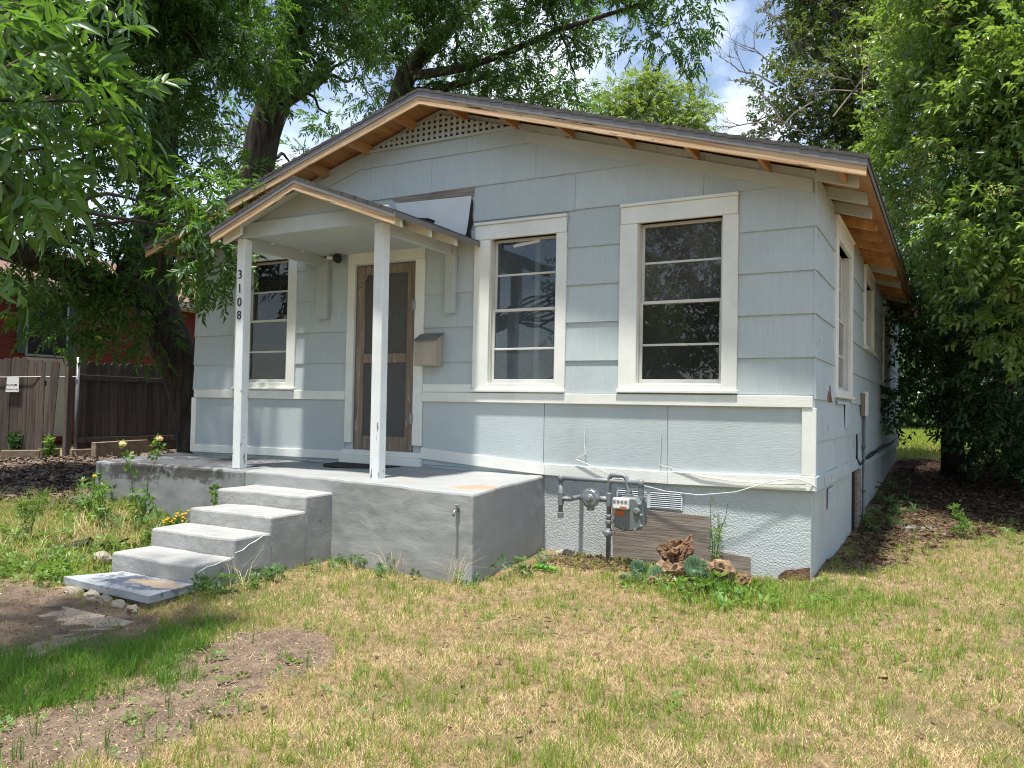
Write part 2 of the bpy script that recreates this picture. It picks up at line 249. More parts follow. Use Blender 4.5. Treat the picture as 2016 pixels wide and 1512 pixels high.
# ------------------------------------------------------------------ mesh helpers
class MB:
    def __init__(s): s.v, s.f = [], []
    def add(s, vs, fs):
        n = len(s.v); s.v += [tuple(map(float, p)) for p in vs]; s.f += [tuple(i + n for i in f) for f in fs]; return s
    def box(s, x0, x1, y0, y1, z0, z1):
        return s.add([(x0, y0, z0), (x1, y0, z0), (x1, y1, z0), (x0, y1, z0), (x0, y0, z1), (x1, y0, z1), (x1, y1, z1), (x0, y1, z1)],
                     [(0, 3, 2, 1), (4, 5, 6, 7), (0, 1, 5, 4), (1, 2, 6, 5), (2, 3, 7, 6), (3, 0, 4, 7)])
    def prism(s, poly, f0, f1):
        """poly: list of 2-D points; f0 / f1 turn a point into the two end vertices"""
        n = len(poly); vs = [f0(*p) for p in poly] + [f1(*p) for p in poly]
        fs = [tuple(range(n)), tuple(range(2 * n - 1, n - 1, -1))] + [(i, i + n, (i + 1) % n + n, (i + 1) % n) for i in range(n)]
        return s.add(vs, fs)
    def xz(s, poly, y0, y1): return s.prism(poly, lambda x, z: (x, y0, z), lambda x, z: (x, y1, z))
    def xy(s, poly, z0, z1): return s.prism(poly, lambda x, y: (x, y, z1), lambda x, y: (x, y, z0))
    def yz(s, poly, x0, x1): return s.prism(poly, lambda y, z: (x0, y, z), lambda y, z: (x1, y, z))
    def tube(s, path, rad, n=8):
        P = [Vector(p) for p in path]; k = len(P)
        if not hasattr(rad, '__len__'): rad = [rad] * k
        t0 = (P[1] - P[0]).normalized(); a = t0.orthogonal().normalized(); vs = []; fs = []
        for i in range(k):
            t = (P[min(i + 1, k - 1)] - P[max(i - 1, 0)]).normalized()
            a = (a - t * a.dot(t)).normalized(); b = t.cross(a)
            for j in range(n):
                q = 2 * math.pi * j / n; vs.append(P[i] + (a * math.cos(q) + b * math.sin(q)) * rad[i])
        for i in range(k - 1):
            for j in range(n):
                fs.append((i * n + j, i * n + (j + 1) % n, (i + 1) * n + (j + 1) % n, (i + 1) * n + j))
        fs.append(tuple(range(n - 1, -1, -1))); fs.append(tuple(range((k - 1) * n, k * n)))
        return s.add(vs, fs)
    def lathe(s, c, axis, prof, n=20):
        """prof: (offset along axis, radius)"""
        c = Vector(c); ax = Vector(axis).normalized(); a = ax.orthogonal().normalized(); b = ax.cross(a); vs = []; fs = []
        for (h, r) in prof:
            for j in range(n):
                q = 2 * math.pi * j / n; vs.append(c + ax * h + (a * math.cos(q) + b * math.sin(q)) * r)
        k = len(prof)
        for i in range(k - 1):
            for j in range(n): fs.append((i * n + j, i * n + (j + 1) % n, (i + 1) * n + (j + 1) % n, (i + 1) * n + j))
        fs.append(tuple(range(n - 1, -1, -1))); fs.append(tuple(range((k - 1) * n, k * n)))
        return s.add(vs, fs)
    def obj(s, name, mat, parent=None, smooth=False, bevel=0.0, loc=None, rotz=0.0):
        me = bpy.data.meshes.new(name); me.from_pydata(s.v, [], s.f); me.materials.append(MATS[mat])
        bm = bmesh.new(); bm.from_mesh(me); bmesh.ops.recalc_face_normals(bm, faces=bm.faces[:]); bm.to_mesh(me); bm.free()
        if smooth: me.polygons.foreach_set('use_smooth', [True] * len(me.polygons))
        o = bpy.data.objects.new(name, me); COL.objects.link(o)
        if parent: o.parent = parent
        if loc is not None: o.location = loc
        o.rotation_euler.z = rotz
        if bevel:
            md = o.modifiers.new('bevel', 'BEVEL'); md.width = bevel; md.segments = 1; md.limit_method = 'ANGLE'; md.angle_limit = RAD(40)
        return o
def tag(o, label=None, cat=None, group=None, kind=None):
    if label: o['label'] = label
    if cat: o['category'] = cat
    if group: o['group'] = group
    if kind: o['kind'] = kind
    return o
def empty(name, loc=(0, 0, 0), rotz=0.0):
    o = bpy.data.objects.new(name, None); COL.objects.link(o); o.location = loc; o.rotation_euler.z = rotz; o.empty_display_size = 0.2; return o
def root(name, label, cat, group=None): return tag(empty(name), label, cat, group)
def clip(poly, a, b, c):
    """keep the part of a polygon with a*x + b*z <= c"""
    o = []
    for i in range(len(poly)):
        p, q = poly[i], poly[(i + 1) % len(poly)]; dp = a * p[0] + b * p[1] - c; dq = a * q[0] + b * q[1] - c
        if dp <= 0: o.append(p)
        if dp * dq < 0: t = dp / (dp - dq); o.append((p[0] + (q[0] - p[0]) * t, p[1] + (q[1] - p[1]) * t))
    return o
def smooth(a, b, x):
    t = np.clip((np.asarray(x, float) - a) / (b - a), 0, 1); return t * t * (3 - 2 * t)
def rough_box(corners, z0, z1, amp, step, mat, name, parent, bevel=0.02, fscale=2.2, topz=None):
    """an uneven cast block: four plan corners, faces cut into a grid and pushed about by noise"""
    bm = bmesh.new(); vs = [bm.verts.new((x, y, z0)) for x, y in corners] + [bm.verts.new((x, y, z1 if topz is None else topz[i])) for i, (x, y) in enumerate(corners)]
    for f in ((3, 2, 1, 0), (4, 5, 6, 7), (0, 1, 5, 4), (1, 2, 6, 5), (2, 3, 7, 6), (3, 0, 4, 7)): bm.faces.new([vs[i] for i in f])
    L_ = max((Vector(a) - Vector(b)).length for a in corners for b in corners); cuts = max(2, min(40, int(L_ / step)))
    bmesh.ops.subdivide_edges(bm, edges=bm.edges[:], cuts=cuts, use_grid_fill=True)
    for v in bm.verts:
        d = mnoise.noise_vector(v.co * fscale) * amp + mnoise.noise_vector(v.co * fscale * 4 + Vector((7, 3, 1))) * amp * 0.35
        v.co += d
    bmesh.ops.recalc_face_normals(bm, faces=bm.faces[:])
    me = bpy.data.meshes.new(name); bm.to_mesh(me); bm.free(); me.materials.append(MATS[mat])
    o = bpy.data.objects.new(name, me); COL.objects.link(o); o.parent = parent
    if bevel:
        md = o.modifiers.new('bevel', 'BEVEL'); md.width = bevel; md.segments = 2; md.limit_method = 'ANGLE'; md.angle_limit = RAD(50)
    return o
def rock(name, mat, c, r, parent=None, sub=2, amp=0.35, seed=0, fs=2.0):
    bm = bmesh.new(); bmesh.ops.create_icosphere(bm, subdivisions=sub, radius=1.0)
    for v in bm.verts:
        k = 1 + amp * mnoise.noise(v.co * fs * 0.6 + Vector((seed * 3.7, 0, 0))) + amp * 0.6 * mnoise.noise(v.co * fs * 2 + Vector((0, seed * 2.1, 0)))
        v.co = Vector((v.co.x * r[0] * k, v.co.y * r[1] * k, v.co.z * r[2] * k)) + Vector(c)
    me = bpy.data.meshes.new(name); bm.to_mesh(me); bm.free(); me.materials.append(MATS[mat])
    o = bpy.data.objects.new(name, me); COL.objects.link(o)
    if parent: o.parent = parent
    return o

# ------------------------------------------------------------------ ground
def g(x, y):
    x = np.asarray(x, float); y = np.asarray(y, float)
    left = 0.30 * smooth(-4.4, -7.2, x) * smooth(-4.2, -1.6, y) + 0.10 * smooth(-7.5, -12, x)
    back = 0.048 * np.clip(y - 2.2, 0, 12) + 0.02 * np.clip(y - 14.2, 0, 40)
    front = -0.035 * np.clip(-3.2 - y, 0, 12)
    n = 0.012 * np.sin(x * 2.3 + 1.3 * np.sin(y * 1.7)) + 0.010 * np.sin(y * 3.1 + x * 1.1) + 0.006 * np.sin(x * 7.1 - y * 5.3)
    return left + back + front + n
def gz(x, y): return float(g(x, y))
def inpoly(x, y, poly):
    r = np.zeros(x.shape, bool); n = len(poly)
    for i in range(n):
        (x1, y1), (x2, y2) = poly[i], poly[(i + 1) % n]
        c = ((y1 > y) != (y2 > y)) & (x < (x2 - x1) * (y - y1) / (y2 - y1 + 1e-12) + x1); r ^= c
    return r
DIRT = [(-2.75, -5.3), (-2.52, -4.45), (-2.68, -3.85), (-2.75, -3.38), (-2.15, -3.25), (-1.85, -3.6), (-1.86, -4.25), (-1.75, -4.65), (-2.0, -5.1)]
DIRT2 = [(-5.2, -4.2), (-5.0, -3.45), (-4.2, -3.38), (-3.5, -3.42), (-3.05, -3.75), (-3.30, -4.1), (-3.5, -4.6), (-4.6, -5.2)]
LUSH = [(-3.45, -4.7), (-3.32, -4.1), (-3.15, -3.82), (-2.75, -3.45), (-2.45, -3.95), (-2.42, -4.5), (-2.65, -5.0), (-3.2, -5.4)]
SIDE = [(0.03, 0.30), (0.40, 0.9), (0.60, 1.9), (0.95, 2.9), (1.6, 3.6), (3.0, 4.0), (5.5, 4.2), (5.5, 11.5), (0.05, 11.5)]
MULCH = [(-6.7, -2.1), (-6.95, -1.5), (-7.6, 0.0), (-8.5, 5.0), (-11.6, 5.0), (-11.4, 1.1), (-13.5, -0.2), (-12.0, -3.2), (-8.5, -2.4)]
FOOT = [(-7.45, -0.05), (0.03, -0.05), (0.03, 11.2), (-7.45, 11.2)]
PORCH = [(-2.2, 0.0), (-2.2, -1.66), (-3.70, -1.38), (-3.68, -3.34), (-4.62, -3.34), (-4.7, -1.36), (-6.95, -1.50), (-7.6, 0.0)]
def pnoise(x, y, s, seed=0):
    a = np.zeros_like(x)
    for k, (fx, fy, ph) in enumerate(((1.0, 0.37, 0.3), (-0.5, 1.1, 1.9), (0.8, -0.9, 4.1), (1.9, 1.3, 2.2), (-1.7, 2.3, 5.0))):
        a = a + np.sin((x * fx + y * fy) * s * (1 + 0.11 * k) + ph + seed * 1.7 + 1.5 * np.sin((x * fy - y * fx) * s * 0.7 + seed))
    return a / 5
def soft_in(x, y, poly, wob=0.12):
    dx = pnoise(x, y, 7.0, 3) * wob + pnoise(x, y, 19.0, 5) * wob * 0.5; dy = pnoise(x, y, 7.0, 9) * wob + pnoise(x, y, 19.0, 11) * wob * 0.5
    return inpoly(x + dx, y + dy, poly)
def axis(lo, hi, fine0, fine1, st):
    a = list(np.arange(fine0, fine1 + 1e-6, st)); s_ = st; v = fine1
    while v < hi: s_ *= 1.25; v += s_; a.append(v)
    s_ = st; v = fine0
    while v > lo: s_ *= 1.25; v -= s_; a.insert(0, v)
    return np.array(a)
def make_ground():
    xs = axis(-200, 200, -9.0, 4.0, 0.06); ys = axis(-60, 260, -6.6, 4.0, 0.06)
    X, Y = np.meshgrid(xs, ys); Z = g(X, Y) + 0.006 * pnoise(X, Y, 23, 1) + 0.007 * (pnoise(X, Y, 47, 5) + pnoise(X, Y, 31, 8)) * np.maximum(inpoly(X, Y, DIRT), inpoly(X, Y, DIRT2))
    nx, ny = len(xs), len(ys); V = np.stack([X, Y, Z], -1).reshape(-1, 3)
    i = np.arange(ny - 1)[:, None] * nx + np.arange(nx - 1)[None, :]
    F = np.stack([i, i + 1, i + nx + 1, i + nx], -1).reshape(-1, 4)
    o = quadmesh('ground', V, F, None)
    x, y = V[:, 0], V[:, 1]
    a = np.zeros((len(V), 4)); a[:, 3] = 1
    a[:, 0] = np.maximum(soft_in(x, y, DIRT), soft_in(x, y, DIRT2)).astype(float)
    a[:, 1] = np.maximum(soft_in(x, y, SIDE, 0.3), soft_in(x, y, MULCH, 0.25)).astype(float)
    at_ = o.data.color_attributes.new('soil', 'FLOAT_COLOR', 'POINT'); at_.data.foreach_set('color', a.ravel())
    mt = bpy.data.materials.new('ground'); mt.use_nodes = True; t = mt.node_tree; lk = t.links.new; MATS['ground'] = mt
    b = t.nodes['Principled BSDF']; b.inputs['Roughness'].default_value = 0.95; b.inputs['Specular IOR Level'].default_value = 0.1
    tcn = N(t, 'ShaderNodeTexCoord'); att = N(t, 'ShaderNodeVertexColor', layer_name='soil'); sp = N(t, 'ShaderNodeSeparateColor'); lk(att.outputs['Color'], sp.inputs['Color'])
    def two(c1, c2, sc, lo=0.35, hi=0.65, det=8):
        nz = N(t, 'ShaderNodeTexNoise', Scale=sc, Detail=float(det), Roughness=0.68); lk(tcn.outputs['Object'], nz.inputs['Vector'])
        mr = N(t, 'ShaderNodeMapRange'); mr.inputs['From Min'].default_value = lo; mr.inputs['From Max'].default_value = hi; lk(nz.outputs['Fac'], mr.inputs['Value'])
        mm = N(t, 'ShaderNodeMix', data_type='RGBA'); mm.inputs['A'].default_value = rgba(c1); mm.inputs['B'].default_value = rgba(c2); lk(mr.outputs['Result'], mm.inputs['Factor']); return mm.outputs['Result']
    def mixf(f, a_, b_):
        mm = N(t, 'ShaderNodeMix', data_type='RGBA'); lk(f, mm.inputs['Factor']); lk(a_, mm.inputs['A']); lk(b_, mm.inputs['B']); return mm.outputs['Result']
    thatch = two((0.30, 0.22, 0.12), (0.12, 0.085, 0.05), 22.0)
    green = two((0.07, 0.09, 0.03), (0.16, 0.14, 0.06), 22.0)
    nzg = N(t, 'ShaderNodeTexNoise', Scale=0.9, Detail=5.0); lk(tcn.outputs['Object'], nzg.inputs['Vector'])
    mrg = N(t, 'ShaderNodeMapRange'); mrg.inputs['From Min'].default_value = 0.5; mrg.inputs['From Max'].default_value = 0.66; lk(nzg.outputs['Fac'], mrg.inputs['Value'])
    lawn = mixf(mrg.outputs['Result'], thatch, green)
    soil = two((0.135, 0.098, 0.072), (0.25, 0.19, 0.138), 6.0, 0.40, 0.72)
    litter = two((0.065, 0.045, 0.032), (0.12, 0.085, 0.06), 18.0)
    lk(mixf(sp.outputs['Green'], mixf(sp.outputs['Red'], lawn, soil), litter), b.inputs['Base Color'])
    nb = N(t, 'ShaderNodeTexNoise', Scale=38.0, Detail=7.0, Roughness=0.7); lk(tcn.outputs['Object'], nb.inputs['Vector'])
    bp = N(t, 'ShaderNodeBump', Strength=1.0, Distance=0.02); lk(nb.outputs['Fac'], bp.inputs['Height']); lk(bp.outputs['Normal'], b.inputs['Normal'])
    o.data.materials.append(mt); tag(o, 'patchy lawn soil and worn earth round the house', None, None, 'structure')
def quadmesh(name, V, F, mat, parent=None, smoothf=False):
    me = bpy.data.meshes.new(name); nv, nf = len(V), len(F); k = F.shape[1]
    me.vertices.add(nv); me.vertices.foreach_set('co', np.ascontiguousarray(V, dtype=np.float32).ravel())
    me.loops.add(nf * k); me.loops.foreach_set('vertex_index', np.ascontiguousarray(F, dtype=np.int32).ravel())
    me.polygons.add(nf); me.polygons.foreach_set('loop_start', np.arange(0, nf * k, k, dtype=np.int32))
    try: me.polygons.foreach_set('loop_total', np.full(nf, k, dtype=np.int32))
    except Exception: pass
    if smoothf: me.polygons.foreach_set('use_smooth', np.ones(nf, bool))
    me.update(calc_edges=True); me.validate()
    if mat: me.materials.append(MATS[mat])
    o = bpy.data.objects.new(name, me); COL.objects.link(o)
    if parent: o.parent = parent
    return o
make_ground()
# the worn concrete walk in front of the steps
wk = rough_box([(-5.6, -4.75), (-3.30, -4.32), (-3.45, -3.58), (-5.6, -3.70)], -0.12, -0.004, 0.008, 0.12, 'walk_concrete', 'path', None, bevel=0.01, topz=[gz(-5.4, -4.6) + .014, gz(-3.4, -4.2) + .006, gz(-3.5, -3.7) + .004, gz(-5.4, -3.8) + .012])
tag(wk, 'cracked concrete walk half buried in sandy soil before the steps', None, None, 'structure')

# ------------------------------------------------------------------ the house
house = root('house', 'small weathered grey gabled house with cream trimmed windows and covered porch', 'house')
W0, W1 = -7.34, 0.0
COURSE = [1.495, 1.80, 2.155, 2.51, 2.865, 3.22, 3.575, 3.93, 4.285, 4.6]
XR, ZT, SLOPE = -3.70, 4.508, 0.30
def ztop(x): return ZT - SLOPE * abs(x - XR)
def under(poly, off):
    poly = clip(poly, SLOPE, 1.0, ZT - off + SLOPE * XR); return clip(poly, -SLOPE, 1.0, ZT - off - SLOPE * XR)
FRONT_OPEN = [(-6.62, -5.63, 1.50, 3.20), (-4.87, -3.84, 0.78, 3.01), (-3.235, -2.213, 1.495, 3.19), (-1.679, -0.613, 1.50, 3.215)]   # casing outlines
HOLES = [(-6.47, -5.76, 1.585, 3.03), (-4.77, -3.96, 0.86, 2.87), (-3.06, -2.32, 1.585, 3.02), (-1.515, -0.742, 1.585, 3.035)]
# core of the front wall: piers and the pieces over and under the openings
mb = MB(); xs_ = [W0] + [q for h in HOLES for q in h[:2]] + [W1]
for i in range(len(xs_) - 1):
    a, b = xs_[i], xs_[i + 1]; h = [q for q in HOLES if abs(q[0] - a) < 1e-6]
    segs = [(0.70, h[0][2]), (h[0][3], 6.0)] if h else [(0.70, 6.0)]
    for z0, z1 in segs:
        p = under([(a, z0), (b, z0), (b, z1), (a, z1)], 0.075)
        if len(p) > 2: mb.xz(p, 0.0, 0.11)
mb.obj('front_wall', 'siding_paint', house)
def siding(poly, z0, z1, mat, par, rotz=0.0, jit=0.0):
    """one lapped board: proud at its lower edge, thin at the top"""
    e = random.uniform(-0.0015, 0.0015)
    def fy(z): return -(0.005 + 0.015 * (1 - (z - z0) / (z1 - z0))) + e
    m_ = MB().prism(poly, lambda x, z: (x, fy(z), z), lambda x, z: (x, 0.003, z))
    return m_.obj('siding_board', mat, par, rotz=rotz)
for k in range(len(COURSE) - 1):
    z0, z1 = COURSE[k], COURSE[k + 1] + 0.006
    cuts = [(W0, W1)]
    for (a, b, c, d) in FRONT_OPEN:
        if c < z1 - 0.03 and d > z0 + 0.03: cuts = [s for (p, q) in cuts for s in ((p, min(q, a)), (max(p, b), q)) if s[1] - s[0] > 0.03]
    for (p, q) in cuts:
        n = max(1, int(round((q - p) / 1.22))); jo = [p] + [p + (q - p) * (j + (0.25 if k % 2 else -0.1)) / n for j in range(1, n)] + [q]
        for j in range(len(jo) - 1):
            sag = 0.004 * random.uniform(-1, 1)
            pl = under([(jo[j] + 0.0015, z0 + sag), (jo[j + 1] - 0.0015, z0 + sag + random.uniform(-.003, .003)), (jo[j + 1] - 0.0015, z1), (jo[j] + 0.0015, z1)], 0.078)
            if len(pl) > 2: siding(pl, z0, z1, 'siding_paint', house)
# flat panels under the belt course
for (a, b) in ((-7.26, -4.875), (-3.835, -2.43), (-2.425, -1.215), (-1.21, -0.085)):
    MB().box(a, b, -0.012, 0.003, 0.74, 1.42).obj('lower_panel', 'panel_paint', house, bevel=0.002)
def tboard(name, x0, x1, z0, z1, t=0.03, mat='trim_paint', par=None, y=0.0, tilt=0.0, bev=0.004):
    return MB().xz([(x0, z0), (x1, z0 + tilt), (x1, z1 + tilt), (x0, z1)], -t + y, 0.003 + y).obj(name, mat, par or house, bevel=bev)
tboard('belt_board', -7.30, -4.872, 1.395, 1.493, 0.036)
tboard('belt_board', -3.838, -0.005, 1.392, 1.488, 0.042)
tboard('belt_board', -3.838, -3.24, 1.490, 1.572, 0.028)
tboard('skirt_board', -7.34, -4.872, 0.722, 0.815, 0.034, tilt=0.02)
MB().xz([(-3.838, 0.80), (-2.4, 0.714), (-2.4, 0.82), (-3.838, 0.912)], -0.036, 0.003).obj('skirt_board', 'trim_paint', house, bevel=0.004)
MB().xz([(-2.398, 0.714), (-1.2, 0.705), (-1.2, 0.812), (-2.398, 0.82)], -0.038, 0.003).obj('skirt_board', 'trim_paint', house, bevel=0.004)
MB().xz([(-1.198, 0.705), (0.02, 0.722), (0.02, 0.84), (-1.198, 0.812)], -0.040, 0.003).obj('skirt_board', 'trim_paint', house, bevel=0.004)
tboard('corner_board', -0.088, 0.022, 0.842, 1.390, 0.034, 'trim_paint_upright')
tboard('corner_board', -7.345, -7.262, 0.817, 1.393, 0.030, 'trim_paint_upright')
# stucco foundation apron, front and side
rough_box([(-7.3, 0.004), (-0.015, 0.004), (-0.015, 0.12), (-7.3, 0.12)], -0.25, 0.73, 0.004, 0.2, 'stucco', 'foundation_wall', house, bevel=0)
rough_box([(-0.12, 0.125), (-0.014, 0.125), (-0.014, 11.2), (-0.12, 11.2)], -0.25, 0.75, 0.004, 0.3, 'stucco', 'foundation_wall', house, bevel=0)
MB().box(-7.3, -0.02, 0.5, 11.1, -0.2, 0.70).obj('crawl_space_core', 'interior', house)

def window(name, x0, x1, z0, z1, hx0, hx1, hz0, hz1, par, rotz, pane_mats, rails, mat='trim_paint', loc=None, sill=True):
    """casing of five boards round an opening, two sashes with one glazing bar each, panes set back in the wall"""
    cap = 0.028; hh = z1 - hz1
    m_ = MB()
    m_.box(x0, x1, -0.052, 0.002, z1 - cap, z1)                                  # cap moulding
    m_.box(x0 + 0.006, x1 - 0.006, -0.036, 0.002, hz1 - 0.004, z1 - cap - 0.001)      # head
    win = m_.obj(name, mat, par, bevel=0.004, rotz=rotz, loc=loc)
    MB().box(x0, hx0 + 0.004, -0.034, 0.002, z0 + 0.03, hz1 - 0.006).obj('side_casing', 'trim_paint_upright', win, bevel=0.004)
    MB().box(hx1 - 0.004, x1, -0.034, 0.002, z0 + 0.03, hz1 - 0.006).obj('side_casing', 'trim_paint_upright', win, bevel=0.004)
    if sill:
        MB().box(x0 - 0.01, x1 + 0.01, -0.060, 0.03, z0, z0 + 0.028).box(hx0 - 0.02, hx1 + 0.02, -0.03, 0.09, z0 + 0.0285, hz0 - 0.001).obj('sill', 'trim_paint', win, bevel=0.005)
    j = MB()
    j.box(hx0 - 0.02, hx0 + 0.012, 0.004, 0.13, hz0, hz1); j.box(hx1 - 0.012, hx1 + 0.02, 0.004, 0.13, hz0, hz1); j.box(hx0 - 0.02, hx1 + 0.02, 0.004, 0.13, hz1, hz1 + 0.03)
    j.obj('jamb', 'sash_paint', win)
    zm = rails[1]; a, b = hx0 + 0.013, hx1 - 0.013
    for s_i, (q0, q1, yy, rz) in enumerate(((hz0, zm + 0.016, 0.034, rails[0]), (zm - 0.016, hz1 - 0.001, 0.066, rails[2]))):
        sm = MB(); st = 0.026
        sm.box(a, a + st, yy, yy + 0.028, q0, q1); sm.box(b - st, b, yy, yy + 0.028, q0, q1)
        sm.box(a + st, b - st, yy, yy + 0.028, q0, q0 + (0.038 if s_i == 0 else 0.03)); sm.box(a + st, b - st, yy, yy + 0.028, q1 - 0.028, q1)
        sm.box(a + st, b - st, yy + 0.004, yy + 0.024, rz - 0.010, rz + 0.010)
        sm.obj('sash', 'sash_paint', win, bevel=0.003)
        for p_i, (u0, u1) in enumerate(((q0 + 0.02, rz - 0.010), (rz + 0.010, q1 - 0.02))):
            MB().box(a + 0.012, b - 0.012, yy + 0.012, yy + 0.016, u0, u1).obj('pane', pane_mats[s_i], win)
    return win
WIN = []
for (o_, h_, pm, rl) in ((FRONT_OPEN[0], HOLES[0], ('glass', 'glass'), (1.95, 2.315, 2.665)), (FRONT_OPEN[2], HOLES[2], ('glass_hazy', 'glass_hazy'), (1.923, 2.305, 2.662)),
                         (FRONT_OPEN[3], HOLES[3], ('glass', 'glass_dusty'), (1.932, 2.312, 2.677))):
    WIN.append(window('window', o_[0], o_[1], o_[2], o_[3], h_[0], h_[1], h_[2], h_[3], house, 0.0, pm, rl))
bl = MB()
for k in range(9): bl.box(-6.44, -5.79, 0.108, 0.122, 2.86 + k * 0.018, 2.872 + k * 0.018)
bl.obj('blind', 'blind', WIN[0])
bl = MB()
for k in range(40): bl.box(-6.28, -5.79, 0.2, 0.203, 1.75 + k * 0.025, 1.768 + k * 0.025)
bl.obj('mini_blind', 'blind', WIN[0])
MB().xz([(-2.84, 2.935), (-2.56, 2.965), (-2.545, 2.98), (-2.56, 2.995), (-2.83, 2.965), (-2.85, 2.95)], 0.072, 0.0765).obj('sticker', 'white_plastic', WIN[1])
MB().box(-2.74, -2.69, 0.35, 0.39, 1.0, 3.1).obj('curtain_post', 'white_plastic', WIN[1])
# side wall (local x runs back along the wall)
SW = [(1.12, 2.52, 1.50, 3.215, 1.28, 2.37, 1.585, 3.02), (3.92, 5.22, 2.16, 3.215, 4.06, 5.08, 2.24, 3.05), (7.0, 8.6, 1.60, 3.16, 7.16, 8.44, 1.68, 2.98)]
mb = MB(); xs_ = [0.11] + [q for h in SW for q in (h[4], h[5])] + [11.2]
for i in range(len(xs_) - 1):
    a, b = xs_[i], xs_[i + 1]; h = [q for q in SW if abs(q[4] - a) < 1e-6]
    for z0, z1 in ([(0.70, h[0][6]), (h[0][7], 3.30)] if h else [(0.70, 3.30)]): mb.box(a, b, 0.0, 0.11, z0, z1)
mb.obj('side_wall', 'side_siding_paint', house, rotz=math.pi / 2)
SC = [0.84, 1.12, 1.46, 1.80, 2.155, 2.51, 2.865, 3.29]
for k in range(len(SC) - 1):
    z0, z1 = SC[k], SC[k + 1] + 0.006; cuts = [(-0.018, 11.2)]
    for h in SW:
        if h[2] < z1 - 0.03 and h[3] > z0 + 0.03: cuts = [s for (p, q) in cuts for s in ((p, min(q, h[0])), (max(p, h[1]), q)) if s[1] - s[0] > 0.03]
    for (p, q) in cuts:
        n = max(1, int(round((q - p) / 1.22)))
        for j in range(n):
            a, b = p + (q - p) * j / n, p + (q - p) * (j + 1) / n
            siding([(a + 0.001, z0 + random.uniform(-.004, .004)), (b - 0.001, z0 + random.uniform(-.004, .004)), (b - 0.001, z1), (a + 0.001, z1)], z0, z1, 'side_siding_paint', house, rotz=math.pi / 2)
MB().box(-0.034, 11.2, -0.03, 0.003, 0.718, 0.838).obj('side_skirt_board', 'side_siding_paint', house, rotz=math.pi / 2, bevel=0.004)
for i, h in enumerate(SW):
    zl, zh = h[6], h[7]; zm = (zl + zh) / 2
    window('side_window', h[0], h[1], h[2], h[3], h[4], h[5], h[6], h[7], house, math.pi / 2, ('glass_dusty', 'glass'), (zl + (zm - zl) / 2, zm, zm + (zh - zm) / 2))
MB().box(2.33, 2.352, -0.041, -0.035, 1.98, 2.06).obj('blue_tape', 'blue_tape', house, rotz=math.pi / 2) if 'blue_tape' in MATS else None
MB().xz([(1.30, 1.44), (1.95, 1.44), (1.95, 1.20), (2.25, 1.20), (2.25, 1.47), (1.30, 1.47)], -0.034, -0.018).obj('patch_board', 'side_siding_paint', house, rotz=math.pi / 2, bevel=0.003)
MB().xz([(0.62, 1.47), (0.95, 1.45), (0.86, 1.52), (0.80, 1.60), (0.76, 1.50), (0.68, 1.55)], -0.022, -0.004).obj('broken_board', 'rotten_wood', house, rotz=math.pi / 2)
MB().box(W0, W0 + 0.11, 0.11, 11.2, 0.7, 3.40).obj('left_wall', 'siding_paint', house)
p = under([(W0, 0.7), (W1, 0.7), (W1, 6), (W0, 6)], 0.075); MB().xz(p, 11.09, 11.2).obj('back_wall', 'siding_paint', house)
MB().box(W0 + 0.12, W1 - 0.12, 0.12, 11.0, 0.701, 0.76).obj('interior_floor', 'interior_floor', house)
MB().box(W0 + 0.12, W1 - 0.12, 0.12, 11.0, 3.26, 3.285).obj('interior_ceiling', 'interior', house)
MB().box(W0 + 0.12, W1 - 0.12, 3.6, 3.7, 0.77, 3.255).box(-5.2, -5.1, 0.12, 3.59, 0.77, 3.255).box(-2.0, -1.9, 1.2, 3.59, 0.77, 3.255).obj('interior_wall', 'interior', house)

# door
dr = tboard('door', -4.87, -3.84, 2.885, 3.01, 0.035)
MB().box(-4.87, -4.768, -0.034, 0.003, 0.93, 2.883).obj('door_casing', 'trim_paint_upright', dr, bevel=0.004)
MB().box(-3.957, -3.84, -0.034, 0.003, 0.93, 2.883).obj('door_casing', 'trim_paint_upright', dr, bevel=0.004)
MB().box(-4.90, -3.83, -0.075, 0.003, 0.712, 0.80).box(-4.88, -3.835, -0.05, 0.06, 0.801, 0.856).obj('threshold', 'trim_paint', dr, bevel=0.006)
A, B, Z0, Z1 = -4.755, -3.972, 0.862, 2.862
for nm, q in (('door_stile', (A, A + 0.105, Z0, Z1)), ('door_stile', (B - 0.105, B, Z0, Z1)), ('door_rail', (A + 0.106, B - 0.106, Z1 - 0.10, Z1)), ('door_rail', (A + 0.106, B - 0.106, 1.80, 1.90)), ('door_rail', (A + 0.106, B - 0.106, Z0, 1.01))):
    MB().box(q[0], q[1], 0.0, 0.028, q[2], q[3]).obj(nm, 'door_wood', dr, bevel=0.004)
MB().box(A + 0.09, B - 0.09, 0.016, 0.018, 1.0, 1.81).obj('screen', 'screen', dr); MB().box(A + 0.09, B - 0.09, 0.016, 0.018, 1.89, Z1 - 0.09).obj('screen', 'screen', dr)
MB().box(A - 0.02, B + 0.02, 0.09, 0.105, 0.80, 2.88).obj('inner_door', 'dark_trim_door', dr)
MB().xz([(-4.28, 1.90), (-4.21, 1.90), (-4.05, 2.26), (-4.05, 2.42)], 0.030, 0.05).obj('brace', 'bare_wood', dr)
MB().xz([(-4.755, 2.62), (-4.70, 2.62), (-4.565, 2.80), (-4.565, 2.862), (-4.60, 2.862)], -0.008, -0.001).obj('corner_brace', 'weathered_wood', dr)
for z in (2.35, 1.16):
    MB().box(-3.985, -3.945, -0.046, -0.036, z, z + 0.10).lathe((-3.966, -0.046, z - 0.005), (0, 0, 1), [(0, 0.009), (0.11, 0.009)], 8).obj('hinge', 'cast_metal', dr)

